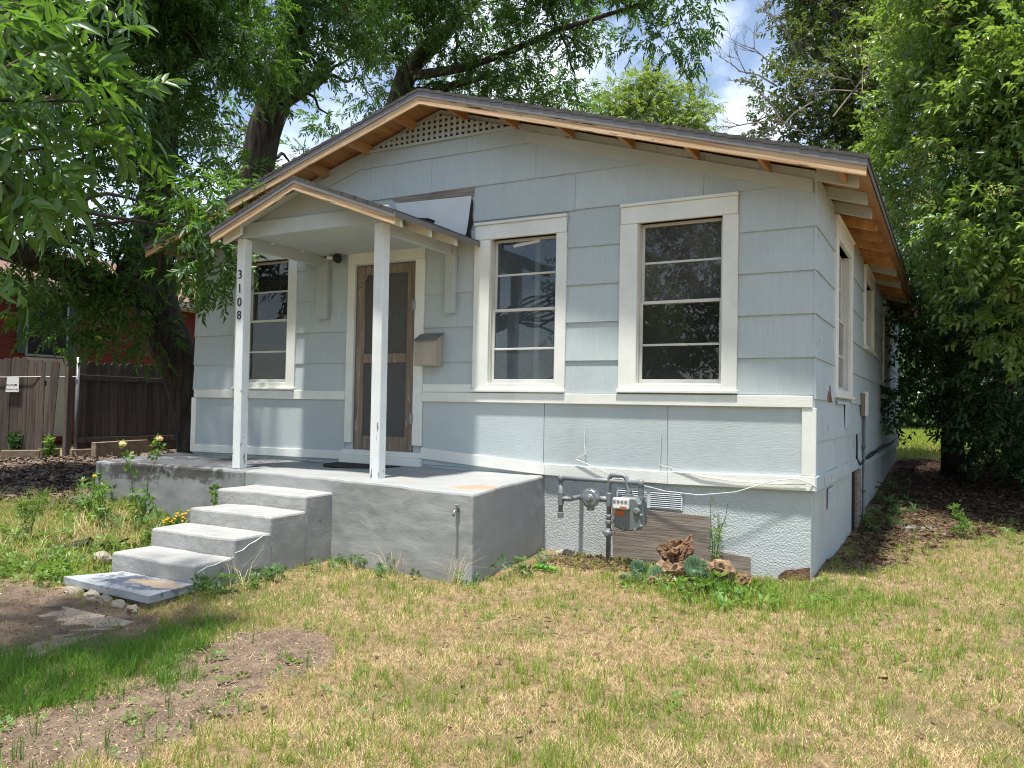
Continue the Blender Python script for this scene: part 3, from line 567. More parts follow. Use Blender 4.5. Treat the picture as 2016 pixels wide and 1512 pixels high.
# gable vent: a lattice of crossed slats in a low triangle
vent = MB().xz([(-4.66, 4.095), (-2.74, 4.095), (-2.74, 4.122), (-4.66, 4.122)], -0.046, -0.016).obj('gable_vent', 'grey_trim', house, bevel=0.003)
MB().xz(under([(-4.62, 4.11), (-2.78, 4.11), (-2.78, 4.6), (-4.62, 4.6)], 0.125), -0.0275, -0.0255).obj('vent_backing', 'black_sheet', vent)  # black sheet puts the dark of the attic behind the slats into colour
x = -4.5
while x < -2.9:
    p = under([(x, 4.122), (x + 0.036, 4.122), (x + 0.036, 4.6), (x, 4.6)], 0.13)
    if len(p) > 2: MB().xz(p, -0.040, -0.034).obj('vent_slat', 'grey_trim', vent)
    x += 0.070
for z in (4.150, 4.208, 4.266, 4.324):
    p = under([(-4.6, z), (-2.8, z), (-2.8, z + 0.030), (-4.6, z + 0.030)], 0.13)
    if len(p) > 2: MB().xz(p, -0.0335, -0.028).obj('vent_slat', 'grey_trim', vent)

# ------------------------------------------------------------------ main roof
YF, YB, XE = -0.40, 11.4, 4.10
def slopebox(mb_, side, d0, d1, y0, y1, o0, o1):
    """a board in the plane of one roof slope: d = horizontal distance from the ridge, o = depth under the roof surface"""
    P = []
    for y in (y0, y1):
        for (d, o_) in ((d0, o0), (d1, o0), (d1, o1), (d0, o1)): P.append((XR + side * d, y, ZT - SLOPE * d - o_))
    return mb_.add(P, [(0, 1, 2, 3), (7, 6, 5, 4), (0, 4, 5, 1), (1, 5, 6, 2), (2, 6, 7, 3), (3, 7, 4, 0)])
rb = MB()
for s in (-1, 1):
    d = 0.0
    while d < XE + 0.02:
        d2 = min(d + 0.14, XE + 0.03); j = random.uniform(0, .004)
        y = YF - 0.02
        while y < YB:
            y2 = min(y + random.uniform(0.28, 0.34), YB + 0.02); e = random.uniform(-0.002, 0.002)
            P = [(XR + s * d, y, ZT - SLOPE * d + 0.004), (XR + s * d2, y, ZT - SLOPE * d2 + 0.012 + j + e), (XR + s * d2, y2, ZT - SLOPE * d2 + 0.012 + j + e), (XR + s * d, y2, ZT - SLOPE * d + 0.004)]
            Q = [(p_[0], p_[1], p_[2] - 0.03) for p_ in P]
            rb.add(P + Q, [(0, 1, 2, 3), (4, 7, 6, 5), (0, 4, 5, 1), (1, 5, 6, 2), (2, 6, 7, 3), (3, 7, 4, 0)]); y = y2
        d = d2
for y in np.arange(YF - 0.02, YB, 0.2): rb.add([(XR - .12, y, ZT - .02), (XR, y, ZT + .026), (XR + .12, y, ZT - .02), (XR - .12, y + .24, ZT - .014), (XR, y + .24, ZT + .034), (XR + .12, y + .24, ZT - .014)], [(0, 1, 4, 3), (1, 2, 5, 4)])
roof = rb.obj('roof', 'shingle', house); tag(roof, 'thin dark shingle roof')
for s in (-1, 1):
    d = 0.0
    while d < XE - 0.02:
        d2 = min(d + 0.142, XE)
        slopebox(MB(), s, d + 0.0015, d2 - 0.0015, YF + 0.02, YB, 0.028, 0.048 + random.uniform(0, .003)).obj('roof_plank', 'bare_wood', roof); d = d2
    slopebox(MB(), s, 0.0, XE + 0.012, YF - 0.003, YF + 0.018, 0.028, 0.152).obj('rake_fascia', 'fascia_wood_right' if s > 0 else 'fascia_wood_left', roof, bevel=0.003)
    slopebox(MB(), s, 0.0, XE + 0.018, YF - 0.012, YF - 0.005, 0.012, 0.075).obj('drip_edge', 'drip_metal', roof)
    mbd = MB(); slopebox(mbd, s, XE + 0.013, XE + 0.02, YF - 0.01, YB, 0.012, 0.068); mbd.obj('drip_edge', 'drip_metal', roof)
    slopebox(MB(), s, 1.02, XE - 0.42, -0.030, 0.0, 0.150, 0.262).obj('rake_frieze', 'grey_trim', roof, bevel=0.003)
    k = 0
    for d in np.arange(0.30, 3.95, 0.60):
        dd = d if s > 0 else d
        slopebox(MB(), s, dd, dd + 0.042, YF + 0.0185, -0.001, 0.052, 0.148).obj('lookout', 'bare_wood', roof, bevel=0.003)
    k = 0
    for y in np.arange(-0.02, YB - 0.1, 0.575):
        slopebox(MB(), s, 3.60 if k else 3.705, XE - 0.07 + random.uniform(-.01, .01), y, y + 0.042, 0.052, 0.155).obj('rafter', 'grey_trim' if k in (0, 1, 2, 8, 10, 13, 16) else 'bare_wood', roof, bevel=0.003); k += 1

# ------------------------------------------------------------------ porch canopy
XC, ZC, SC2, PY = -4.34, 3.435, 0.37, -1.42
def psl(mb_, side, d0, d1, y0, y1, o0, o1):
    P = []
    for y in (y0, y1):
        for (d, o_) in ((d0, o0), (d1, o0), (d1, o1), (d0, o1)): P.append((XC + side * d, y, ZC - SC2 * d - o_))
    return mb_.add(P, [(0, 1, 2, 3), (7, 6, 5, 4), (0, 4, 5, 1), (1, 5, 6, 2), (2, 6, 7, 3), (3, 7, 4, 0)])
pm = MB()
for s in (-1, 1):
    for k in range(8):
        for j in range(5):
            e = random.uniform(0, 0.008)
            psl(pm, s, k * 0.145, k * 0.145 + 0.15, PY - 0.015 + j * 0.286, PY - 0.017 + (j + 1) * 0.286, -0.004 - e, 0.024)
canopy = pm.obj('porch_canopy', 'shingle', house); tag(canopy, 'small gabled porch canopy on two peeling posts')
for s, XEp in ((-1, 1.09), (1, 1.16)):
    for k in range(8): psl(MB(), s, k * 0.144 + .001, min(k * 0.144 + 0.143, XEp), PY + 0.02, -0.002, 0.026, 0.042).obj('canopy_plank', 'bare_wood' if k > 5 else 'grey_trim', canopy)
    psl(MB(), s, 0.0, XEp + 0.005, PY - 0.003, PY + 0.018, 0.028, 0.125).obj('canopy_fascia', 'fascia_wood_right' if s > 0 else 'fascia_wood_left', canopy, bevel=0.003)
    psl(MB(), s, 0.0, XEp + 0.012, PY - 0.012, PY - 0.005, 0.006, 0.058).obj('canopy_drip_edge', 'drip_metal', canopy)
    psl(MB(), s, XEp + 0.006, XEp + 0.014, PY - 0.01, -0.01, 0.006, 0.056).obj('canopy_drip_edge', 'drip_metal', canopy)
    for y in (-1.30, -0.85, -0.42): psl(MB(), s, 0.82, XEp - 0.03, y, y + 0.04, 0.044, 0.125).obj('canopy_rafter', 'trim_paint', canopy, bevel=0.003)
def pz(x): return ZC - SC2 * abs(x - XC)
MB().xz([(-5.24, 3.125), (-3.44, 3.125), (-3.44, pz(-3.44) - .045), (XC, ZC - .045), (-5.24, pz(-5.24) - .045)], -1.20, -1.185).obj('canopy_gable_board', 'grey_trim', canopy)
MB().box(-5.28, -3.40, -1.235, -1.203, 2.975, 3.12).obj('canopy_beam', 'grey_trim', canopy, bevel=0.004)
MB().box(-5.245, -5.205, -1.20, -0.03, 2.885, 3.02).obj('canopy_beam', 'grey_trim', canopy, bevel=0.004)
MB().box(-3.515, -3.470, -1.20, -0.03, 2.885, 3.02).obj('canopy_beam', 'grey_trim', canopy, bevel=0.004)
MB().box(-5.20, -3.52, -1.184, -0.025, 3.00, 3.012).obj('canopy_ceiling', 'grey_trim', canopy)
MB().box(-5.30, -5.135, -0.075, -0.012, 2.29, 2.98).obj('wall_bracket', 'grey_trim', canopy, bevel=0.008)
MB().box(-3.565, -3.445, -0.075, -0.012, 2.29, 2.98).obj('wall_bracket', 'grey_trim', canopy, bevel=0.008)
for (a, lean) in ((-5.205, -0.018), (-3.485, -0.012)):
    h = 0.052
    q = MB().add([(a - h, -1.23, 0.692), (a + h, -1.23, 0.692), (a + h, -1.13, 0.692), (a - h, -1.13, 0.692), (a - h + lean, -1.23, 2.973), (a + h + lean, -1.23, 2.973), (a + h + lean, -1.13, 2.973), (a - h + lean, -1.13, 2.973)],
                 [(0, 3, 2, 1), (4, 5, 6, 7), (0, 1, 5, 4), (1, 2, 6, 5), (2, 3, 7, 6), (3, 0, 4, 7)]).obj('post', 'post_paint', canopy, bevel=0.006)
# torn flashing above the canopy
MB().xz([(-4.25, 3.505), (-3.285, 3.478), (-3.335, 3.07), (-3.60, 3.10), (-4.2, 3.36)], -0.030, -0.027).obj('flashing', 'flashing_metal', house)
MB().xz([(-4.3, 3.566), (-3.268, 3.570), (-3.268, 3.482), (-4.2, 3.508)], -0.026, -0.016).obj('exposed_plank', 'weathered_wood', house)
MB().xz([(-3.276, 3.46), (-3.262, 3.40), (-3.268, 3.28), (-3.258, 3.20), (-3.29, 3.12), (-3.27, 3.04), (-3.36, 3.04), (-3.33, 3.12)], -0.034, -0.0305).obj('black_sheet', 'black_sheet', house)  # black sheet painting the dark gap beside the flashing
MB().xz([(-4.0, 3.330), (-3.93, 3.318), (-3.86, 3.305), (-3.80, 3.30), (-3.72, 3.268), (-3.74, 3.24), (-3.98, 3.30)], -0.040, -0.0335).obj('black_sheet', 'black_sheet', house)
# house number on the left post
def text(body, size, loc, rot, mat, name, parent, depth=0.003):
    cu = bpy.data.curves.new(name, 'FONT'); cu.body = body; cu.size = size; cu.extrude = depth; cu.align_x = 'CENTER'; cu.align_y = 'CENTER'; cu.resolution_u = 4
    tmp = bpy.data.objects.new(name, cu); COL.objects.link(tmp); dg = bpy.context.evaluated_depsgraph_get()
    me = bpy.data.meshes.new_from_object(tmp.evaluated_get(dg)); bpy.data.objects.remove(tmp)
    o = bpy.data.objects.new(name, me); COL.objects.link(o); me.materials.clear(); me.materials.append(MATS[mat]); o.location = loc; o.rotation_euler = rot; o.parent = parent; return o
num = root('house_number', 'black house number digits running down the left porch post', 'house number')
for ch, z in zip('3108', (2.612, 2.470, 2.335, 2.205)):
    text(ch, 0.125, (-5.212 - (z - .7) / 2.28 * .018 + .008, -1.2335, z), (RAD(90), RAD(-4), 0), 'black_plastic', 'digit', num)

# ------------------------------------------------------------------ porch slab and steps
porch = root('concrete_porch', 'grey painted concrete porch with five worn steps and a rusty corner', 'porch')
rough_box([(-2.42, 0.025), (-4.95, 0.025), (-4.95, -1.345), (-2.19, -1.66)][::-1], -0.2, 0.70, 0.012, 0.07, 'concrete_paint', 'porch_slab', porch, 0.022, topz=[0.692, 0.70, 0.705, 0.705])
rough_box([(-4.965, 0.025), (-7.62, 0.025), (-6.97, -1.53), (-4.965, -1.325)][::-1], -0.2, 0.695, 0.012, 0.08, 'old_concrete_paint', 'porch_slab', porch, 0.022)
ST = [(-4.80, -3.735, -1.80, -1.33, .575), (-4.66, -3.715, -2.205, -1.81, .452), (-4.655, -3.695, -2.58, -2.21, .325), (-4.60, -3.69, -2.95, -2.59, .192)]
for (a, b, y0, y1, z) in ST:
    rough_box([(a, y0), (b, y0), (b, y1 + 0.0), (a, y1)], -0.15, z, 0.010, 0.06, 'step_paint', 'step', porch, 0.018, topz=[z - .004, z, z + .004, z])
rough_box([(-4.62, -3.31), (-3.63, -3.345), (-3.68, -2.955), (-4.45, -2.955)], 0.012, 0.064, 0.008, 0.05, 'slab_paint', 'bottom_slab', porch, 0.010)
rough_box([(-4.50, -3.25), (-3.66, -3.30), (-3.70, -2.96), (-4.45, -2.96)], -0.15, 0.008, 0.02, 0.05, 'broken_concrete', 'slab_footing', porch, 0.0)
for (pts) in ([(462, 1089), (478, 1083), (490, 1072), (502, 1066), (516, 1056), (530, 1050)], [(388, 1128), (400, 1121), (408, 1116), (424, 1112), (440, 1104), (460, 1097)]):
    MB().tube([on(u, v, 0, -3.682) for u, v in pts], [0.002, .004, .003, .004, .003, .002], 6).obj('crack_filler', 'caulk', porch)
sp = root('spigot', 'small brass garden tap on the front face of the concrete porch', 'tap')
MB().tube([(-2.33, -1.62, 0.55), (-2.33, -1.70, 0.55), (-2.33, -1.715, 0.515)], [0.012, .011, .012], 10).obj('tap_body', 'cast_metal', sp, smooth=True)
MB().lathe((-2.33, -1.672, 0.56), (0, 0, 1), [(0, 0.006), (0.03, 0.006), (0.031, 0.022), (0.038, 0.022)], 10).obj('tap_handle', 'cast_metal', sp)
for i, (x, y, r) in enumerate(((-4.42, -3.36, .085), (-4.20, -3.37, .075), (-4.02, -3.385, .06), (-3.86, -3.40, .07), (-3.70, -3.42, .06))):
    tag(rock('stone', 'broken_concrete', (x, y, gz(x, y) + 0.012), (r, r * .6, .035), amp=0.5, seed=i), ['flat pale stone under the left end of the bottom slab', 'brown stone beside the pale one under the bottom slab', 'small pale stone under the middle of the bottom slab', 'pale rubble lump under the bottom slab near its right corner', 'rubble lump at the right corner of the bottom slab'][i], 'stone', 'rubble under the bottom step')
mat_ = MB(); pts = [(-4.86 + 0.02, -0.13)] + [(-4.43 + 0.43 * math.cos(a), -0.15 - 0.50 * math.sin(a)) for a in np.linspace(math.pi, 0, 15)] + [(-4.02, -0.13)]
mat_.xy(pts, 0.706, 0.720); tag(mat_.obj('doormat', 'black_rubber', None, bevel=0.003), 'black half round rubber mat in front of the screen door', 'doormat')
mbx = root('mailbox', 'tan metal wall mailbox beside the screen door', 'mailbox')
MB().yz([(-0.022, 1.755), (-0.15, 1.755), (-0.15, 2.01), (-0.022, 2.085)], -3.865, -3.60).obj('box', 'mailbox_metal', mbx, bevel=0.005)
MB().yz([(-0.020, 2.10), (-0.165, 2.015), (-0.165, 2.003), (-0.020, 2.088)], -3.875, -3.59).obj('lid', 'mailbox_lid', mbx, bevel=0.002)
cmr = root('security_light', 'black security camera on the wall under the porch ceiling', 'security camera')
MB().lathe((-5.02, -0.02, 2.96), (0, -1, 0), [(0, 0.045), (0.02, 0.045), (0.03, 0.02), (0.07, 0.02)], 14).obj('base', 'black_plastic', cmr, smooth=False)
MB().lathe((-4.985, -0.09, 2.955), (0.75, -0.6, -0.15), [(-0.04, 0.03), (-0.02, 0.045), (0.07, 0.045), (0.085, 0.036)], 16).obj('housing', 'black_plastic', cmr)
MB().lathe((-5.06, -0.09, 2.97), (-0.75, -0.6, 0.1), [(-0.03, 0.02), (0.03, 0.026), (0.05, 0.022)], 14).obj('sensor', 'white_plastic', cmr)

# ------------------------------------------------------------------ foundation details
def louvre(name, x0, x1, z0, z1, n, label, par, rotz=0.0, y=0.026, two=True):
    v = MB().box(x0, x1, y - 0.006, y, z0, z1).obj(name, 'black_sheet', par, rotz=rotz); tag(v, label)  # black backing stands in for the unlit crawl space behind the louvres
    fr = MB(); b_ = 0.014
    fr.box(x0, x1, y - 0.014, y - 0.007, z1 - b_, z1); fr.box(x0, x1, y - 0.014, y - 0.007, z0, z0 + b_); fr.box(x0, x0 + b_, y - 0.014, y - 0.007, z0 + b_, z1 - b_); fr.box(x1 - b_, x1, y - 0.014, y - 0.007, z0 + b_, z1 - b_)
    fr.obj('louvre_frame', 'flashing_metal', v)
    spans = [(x0 + b_, (x0 + x1) / 2 - 0.015), ((x0 + x1) / 2 + 0.015, x1 - b_)] if two else [(x0 + b_, x1 - b_)]
    if two: MB().box((x0 + x1) / 2 - 0.015, (x0 + x1) / 2 + 0.015, y - 0.013, y - 0.007, z0 + b_, z1 - b_).obj('louvre_mullion', 'flashing_metal', v)
    hgt = (z1 - z0 - 2 * b_) / n
    for (a, b2) in spans:
        for k in range(n):
            zz = z0 + b_ + k * hgt
            MB().yz([(y - 0.007, zz + hgt * .75), (y - 0.022, zz + hgt * .25), (y - 0.022, zz + hgt * .08), (y - 0.007, zz + hgt * .55)], a, b2).obj('louvre', 'flashing_metal', v)
    return v
louvre('crawl_vent', -1.68, -1.07, 0.480, 0.645, 8, 'wide louvred crawl space vent behind the gas meter', house, y=-0.001)
louvre('crawl_vent', 0.90, 1.30, 0.49, 0.665, 8, 'narrow louvred crawl space vent on the side wall', house, rotz=math.pi / 2, y=0.012, two=False)
MB().xz([(-1.70, -0.12), (-0.84, -0.12), (-0.82, 0.40), (-0.83, 0.452), (-1.72, 0.470)], -0.018, -0.002).obj('patch_panel', 'weathered_wood', house, bevel=0.002)
MB().xz([(-0.835, -0.12), (-0.488, -0.12), (-0.488, 0.142), (-0.79, 0.168), (-0.835, 0.16)], -0.016, -0.002).obj('patch_panel', 'weathered_wood', house, bevel=0.002)
MB().xz([(-0.26, 0.02), (-0.20, 0.07), (-0.13, 0.08), (-0.06, 0.10), (-0.02, 0.11), (-0.015, -0.1), (-0.3, -0.1)], -0.010, -0.001).obj('broken_stucco', 'rotten_wood', house)
MB().box(2.95, 3.12, 0.0, 0.02, -0.05, 0.70).obj('hatch_gap_shade', 'black_sheet', house, rotz=math.pi / 2)  # black box puts the shade inside the open hatch into colour
MB().xz([(3.10, -0.02), (3.62, 0.02), (3.52, 0.70), (3.06, 0.70)], -0.03, -0.004).obj('hatch_board', 'weathered_wood', house, rotz=math.pi / 2)

# gas meter
gm = root('gas_meter', 'grey gas meter with regulator and pipework against the stucco foundation', 'gas meter'); Y = -0.28
def pipe(path, r, nm='pipe', mat='grey_pipe', par=None): return MB().tube(path, r, 12).obj(nm, mat, par or gm, smooth=True)
pipe([(-2.11, Y, .722), (-1.362, Y, .722)], .021)
for p_ in ((-2.11, Y, .722), (-1.355, Y, .722)): MB().lathe((p_[0], p_[1], p_[2] - .032), (0, 0, 1), [(0, .024), (.004, .029), (.045, .029), (.062, .016)], 12).obj('elbow', 'grey_pipe', gm, smooth=True)
pipe([(-2.11, Y, .70), (-2.11, Y, .37)], .021); MB().lathe((-2.11, Y, .36), (0, 0, 1), [(0, .02), (.003, .027), (.05, .027), (.053, .022)], 12).obj('pipe_cap', 'grey_pipe', gm)
MB().lathe((-2.11, Y, .48), (0, 0, 1), [(0, .028), (.11, .028)], 12).obj('tee', 'grey_pipe', gm); pipe([(-2.11, Y, .535), (-2.05, Y, .535), (-2.03, Y + .02, .535), (-2.03, .03, .535)], .022)
pipe([(-1.645, Y, gz(-1.64, Y) - .05), (-1.645, Y, .745), (-1.63, Y, .772), (-1.60, Y, .775), (-1.52, Y, .775), (-1.49, Y, .76), (-1.482, Y, .72), (-1.475, Y + .0, .67), (-1.455, Y, .64), (-1.455, Y, .60)], .021)
for z, h, r in ((.10, .22, .0), (.245, .03, .034), (.29, .02, .030), (.35, .03, .034), (.40, .03, .030), (.50, .12, .029)):
    if r: MB().lathe((-1.645, Y, z), (0, 0, 1), [(0, r * .85), (.004, r), (h - .004, r), (h, r * .85)], 8).obj('coupling', 'grey_pipe', gm)
vb = MB().lathe((-1.645, Y - .05, .268), (0, 1, 0), [(0, .018), (.02, .034), (.08, .034), (.1, .018)], 12).obj('shutoff_valve', 'grey_pipe', gm); MB().box(-1.70, -1.59, Y - .012, Y + .012, .262, .284).obj('valve_lever', 'grey_pipe', vb)
rg = MB().lathe((-1.80, Y - .045, .568), (0, -1, 0), [(-.05, .03), (-.02, .06), (0, .088), (.014, .090), (.016, .074), (.024, .066), (.026, .034), (.030, .030), (.032, .020), (.06, .018)], 28).obj('regulator', 'cast_metal', gm, smooth=False)
MB().lathe((-1.805, Y - .03, .47), (0, 0, -1), [(-.02, .034), (.012, .034), (.016, .024)], 14).obj('regulator_vent', 'cast_metal', rg)
pipe([(-1.745, Y, .56), (-1.645, Y, .56)], .026)
for a in np.linspace(0, 2 * math.pi, 8, endpoint=False): MB().lathe((-1.80 + .078 * math.cos(a), Y - .06, .568 + .078 * math.sin(a)), (0, -1, 0), [(0, .007), (.008, .007)], 6).obj('bolt', 'cast_metal', rg)
def rrect(x0, x1, z0, z1, r, n=5):
    o = []
    for (cx, cz, a0) in ((x1 - r, z1 - r, 0), (x0 + r, z1 - r, 90), (x0 + r, z0 + r, 180), (x1 - r, z0 + r, 270)):
        for k in range(n): a = RAD(a0 + 90 * k / (n - 1)); o.append((cx + r * math.cos(a), cz + r * math.sin(a)))
    return o
body = MB().xz([(-1.545, .47), (-1.562, .37), (-1.54, .34), (-1.45, .318), (-1.40, .318), (-1.315, .345), (-1.30, .38), (-1.318, .47), (-1.325, .565), (-1.36, .605), (-1.50, .605), (-1.535, .57)], Y - .12, Y - .03).obj('meter_case', 'meter_body', gm, bevel=0.014)
MB().xz([(-1.535, .46), (-1.55, .37), (-1.53, .345), (-1.44, .325), (-1.34, .348), (-1.32, .38), (-1.33, .57), (-1.40, .60), (-1.50, .60)], Y - .028, Y + .09).obj('meter_back', 'meter_body', gm, bevel=0.012)
for (x, z) in ((-1.553, .41), (-1.55, .355), (-1.47, .325), (-1.36, .335), (-1.31, .37), (-1.315, .46), (-1.33, .55), (-1.535, .55)): MB().lathe((x, Y - .105, z), (0, -1, 0), [(-.03, .014), (.015, .014), (.02, .009)], 8).obj('bolt', 'meter_body', body)
MB().lathe((-1.455, Y - .03, .59), (0, 0, 1), [(0, .04), (.03, .04), (.032, .026), (.06, .026)], 12).obj('union', 'meter_body', gm); MB().lathe((-1.355, Y - .0, .575), (0, 0, 1), [(0, .04), (.03, .04), (.032, .026), (.14, .026)], 12).obj('union', 'meter_body', gm)
idx = MB().box(-1.55, -1.405, Y - .165, Y - .1205, .505, .60).obj('meter_index', 'white_plastic', gm, bevel=0.01)
for k in range(4): MB().lathe((-1.53 + .034 * k, Y - .1655, .568), (0, -1, 0), [(0, .013), (.002, .013)], 10).obj('dial', 'grey_pipe', idx)
MB().box(-1.48, -1.42, Y - .1675, Y - .1655, .512, .53).obj('index_label', 'orange_label', idx); MB().box(-1.535, -1.455, Y - .1225, Y - .1203, .445, .488).obj('meter_label', 'orange_label', body)
MB().lathe((-1.345, Y - .118, .495), (0, -1, 0), [(-.02, .03), (.012, .03), (.02, .018)], 12).obj('plug', 'meter_body', body)
# loose wires on the front wall
def wire(name, pts, r, mat, label): return tag(MB().tube(pts, r, 5).obj(name, mat, None), label, 'cable')
wire('cable', [(-2.0, -.03, 1.17), (-1.995, -.03, 1.02), (-1.98, -.045, .93), (-2.06, -.05, .895), (-2.09, -.05, .885), (-1.95, -.055, .84), (-1.6, -.06, .72), (-1.52, -.06, .70), (-1.2, -.08, .645), (-.9, -.10, .635), (-.6, -.09, .68), (-.3, -.07, .79), (-.12, -.06, .82), (-.03, -.06, .79), (.03, -.03, .755)], .0045, 'cable_white', 'thin white cable drooping along the skirt board to the house corner')
wire('cable', [(-1.265, -.028, 1.19), (-1.268, -.028, 1.05), (-1.272, -.035, .90), (-1.27, -.042, .87), (-1.1, -.045, .835), (-.9, -.05, .79), (-.6, -.05, .765), (-.3, -.05, .765), (-.05, -.05, .775)], .004, 'cable_white', 'thin cable hanging down the lower panel right of the gas meter')
bb = root('electrical_box', 'pale outlet box on a grey conduit running down the side wall', 'electrical box')
MB().box(.02, .085, 3.62, 3.78, 1.33, 1.62).obj('box', 'white_plastic', bb, bevel=.006); MB().box(.02, .06, 3.52, 3.61, 1.33, 1.60).obj('box_side', 'door_wood', bb)
MB().tube([(.045, 3.66, 1.33), (.045, 3.66, .1), (.045, 3.66, -.02)], .018, 10).obj('conduit', 'galvanised', bb, smooth=True)
for z in (.95, .42): MB().box(.0, .068, 3.62, 3.70, z, z + .02).obj('strap', 'galvanised', bb)
wire('cable', [(.03, 3.0, 1.12), (.035, 2.98, .98), (.03, 3.02, .85), (.045, 3.3, .76), (.05, 3.7, .80), (.05, 4.4, .84), (.055, 5.5, .85), (.05, 6.6, .88), (.05, 8.0, .86), (.04, 10.5, .9)], .010, 'cable_black', 'black cable looping down the side wall and running to the rear')
for i in range(2): wire('cable', [(.06, 3.9 + i * .2, .80), (.05 + .02 * i, 4.9, .80 + .03 * i), (.06, 5.8, .86 - .05 * i), (.05, 7.0, .83 + .04 * i), (.05, 9.4, .86)], .008, 'cable_black', ['slack black cable bunched on the side skirt board, lower one', 'slack black cable bunched on the side skirt board, upper one'][i])
tag(rough_box([(.50, 3.3), (.85, 3.45), (.80, 3.7), (.45, 3.6)], 0.0, gz(.7, 3.5) + .012, .006, .1, 'dark_stone', 'paving_stone', None, .006), 'flat grey paving stone lying by the side wall', 'paving stone')
tag(rock('stone', 'stone', (-2.12, -.12, .0), (.13, .07, .06), amp=.3, seed=11), 'grey stone under the broken stucco edge beside the porch', 'stone')
tag(MB().tube([(-2.03, -.92, gz(-2, -.9) + .03), (-1.83, -.94, gz(-1.8, -.9) + .028)], .018, 12).obj('plastic_tube', 'green_tube', None, smooth=True), 'short bright green plastic tube lying beside the porch', 'tube')

# ------------------------------------------------------------------ old stump and prickly pear
stp = root('tree_stump', 'rotten fallen stump log with a crumbling upright chunk in front of the foundation', 'stump')
def lump(path, rad, amp, mat, name, n=22, seg=26, seed=0):
    P = [Vector(p_) for p_ in path]; V = []; F = []
    for i in range(seg):
        t = i / (seg - 1) * (len(P) - 1); k = min(int(t), len(P) - 2); q = P[k].lerp(P[k + 1], t - k); r = rad[k] + (rad[k + 1] - rad[k]) * (t - k)
        tn = (P[k + 1] - P[k]).normalized(); a = tn.orthogonal().normalized(); b = tn.cross(a)
        for j in range(n):
            an = 2 * math.pi * j / n; d = a * math.cos(an) + b * math.sin(an)
            rr = r * (1 + amp * mnoise.noise(d * 1.6 + q * 5 + Vector((seed, 0, 0))) + amp * .8 * mnoise.noise(d * 5 + q * 16 + Vector((0, seed, 0))) + amp * .45 * mnoise.noise(d * 12 + q * 45))
            V.append(q + d * rr)
    for i in range(seg - 1):
        for j in range(n): F.append((i * n + j, i * n + (j + 1) % n, (i + 1) * n + (j + 1) % n, (i + 1) * n + j))
    F += [tuple(range(n - 1, -1, -1)), tuple(range((seg - 1) * n, seg * n))]
    return MB().add(V, F).obj(name, mat, stp)
lump([(-1.06, -.90, .0), (-.92, -.82, .06), (-.72, -.76, .09), (-.52, -.70, .10), (-.46, -.68, .09)], [.07, .105, .115, .10, .055], .6, 'log_bark', 'log', n=44, seg=60, seed=2)
lump([(-.90, -.72, .08), (-.91, -.70, .20), (-.90, -.69, .27), (-.86, -.68, .33)], [.075, .09, .08, .03], .9, 'rotten_wood', 'rotten_chunk', n=40, seg=44, seed=5)
lump([(-.84, -.69, .22), (-.81, -.68, .32), (-.795, -.68, .385)], [.05, .045, .015], .6, 'rotten_wood', 'rotten_chunk', seed=8, seg=14)
lump([(-.97, -.70, .22), (-.975, -.70, .30)], [.05, .03], .6, 'rotten_wood', 'rotten_chunk', seed=9, seg=10)
lump([(-.66, -1.0, .0), (-.74, -.98, .02), (-.80, -.95, .0)], [.03, .06, .03], .7, 'rotten_wood', 'rotten_chunk', seed=4, seg=12)
lump([(-.45, -.66, .0), (-.40, -.60, .06), (-.36, -.57, .10)], [.06, .06, .02], .7, 'rotten_wood', 'rotten_chunk', seed=14, seg=12)
def pad(c, h, wd, tilt, yaw, parent):
    """one obovate cactus pad: narrow foot, widest above the middle, slightly pointed, with spine cushions"""
    V = []; F = []; n = 22; rings = 7; sp_ = MB(); R_ = Matrix.Rotation(yaw, 3, 'Z') @ Matrix.Rotation(tilt, 3, 'Y'); C_ = Vector(c)
    def prof(a, r, side):
        z_ = h * .5 + h * .5 * r * math.cos(a); k = 1 + .35 * math.cos(a) - .12 * math.cos(2 * a)
        return Vector((wd / 2 * r * math.sin(a) * k, side * .016 * math.sqrt(max(0, 1 - r ** 2.2)) + .012 * math.sin(z_ / h * 3 + a), z_))
    for side in (1, -1):
        for i in range(rings):
            for j in range(n): V.append(prof(2 * math.pi * j / n, i / (rings - 1), side))
    off = rings * n
    for s in range(2):
        for i in range(rings - 1):
            for j in range(n): F.append((s * off + i * n + j, s * off + i * n + (j + 1) % n, s * off + (i + 1) * n + (j + 1) % n, s * off + (i + 1) * n + j))
    o = MB().add([R_ @ p_ + C_ for p_ in V], F).obj('cactus_pad', 'cactus_skin', parent, smooth=True)
    for r_, m2 in ((.95, 16), (.66, 10), (.33, 5)):
        for j in range(m2):
            for side in (1, -1):
                q = prof(2 * math.pi * (j + .5 * (m2 % 2)) / m2, r_, side)
                for e in range(2): sp_.tube([R_ @ q + C_, R_ @ (q + Vector((random.uniform(-.008, .008), side * .016, random.uniform(-.006, .012)))) + C_], [.0022, .0006], 3)
    tag(sp_.obj('spines', 'dead_twig', o), kind='stuff'); return o
cac = root('prickly_pear', 'green prickly pear cactus pads growing in front of the fallen log', 'cactus')
pad((-.67, -.90, .06), .22, .13, RAD(-18), RAD(35), cac); pad((-.65, -.93, .07), .20, .12, RAD(22), RAD(-50), cac)
cac2 = root('prickly_pear', 'prickly pear pads low in the weeds left of the fallen log', 'cactus')
for (c, h, wd, ti, ya) in (((-1.10, -.86, .0), .20, .12, -25, 20), ((-1.08, -.90, -.01), .20, .11, 35, 0), ((-1.14, -.95, -.03), .15, .11, -8, -30), ((-1.18, -.93, -.02), .13, .10, -55, 15)): pad(c, h, wd, RAD(ti), RAD(ya), cac2)

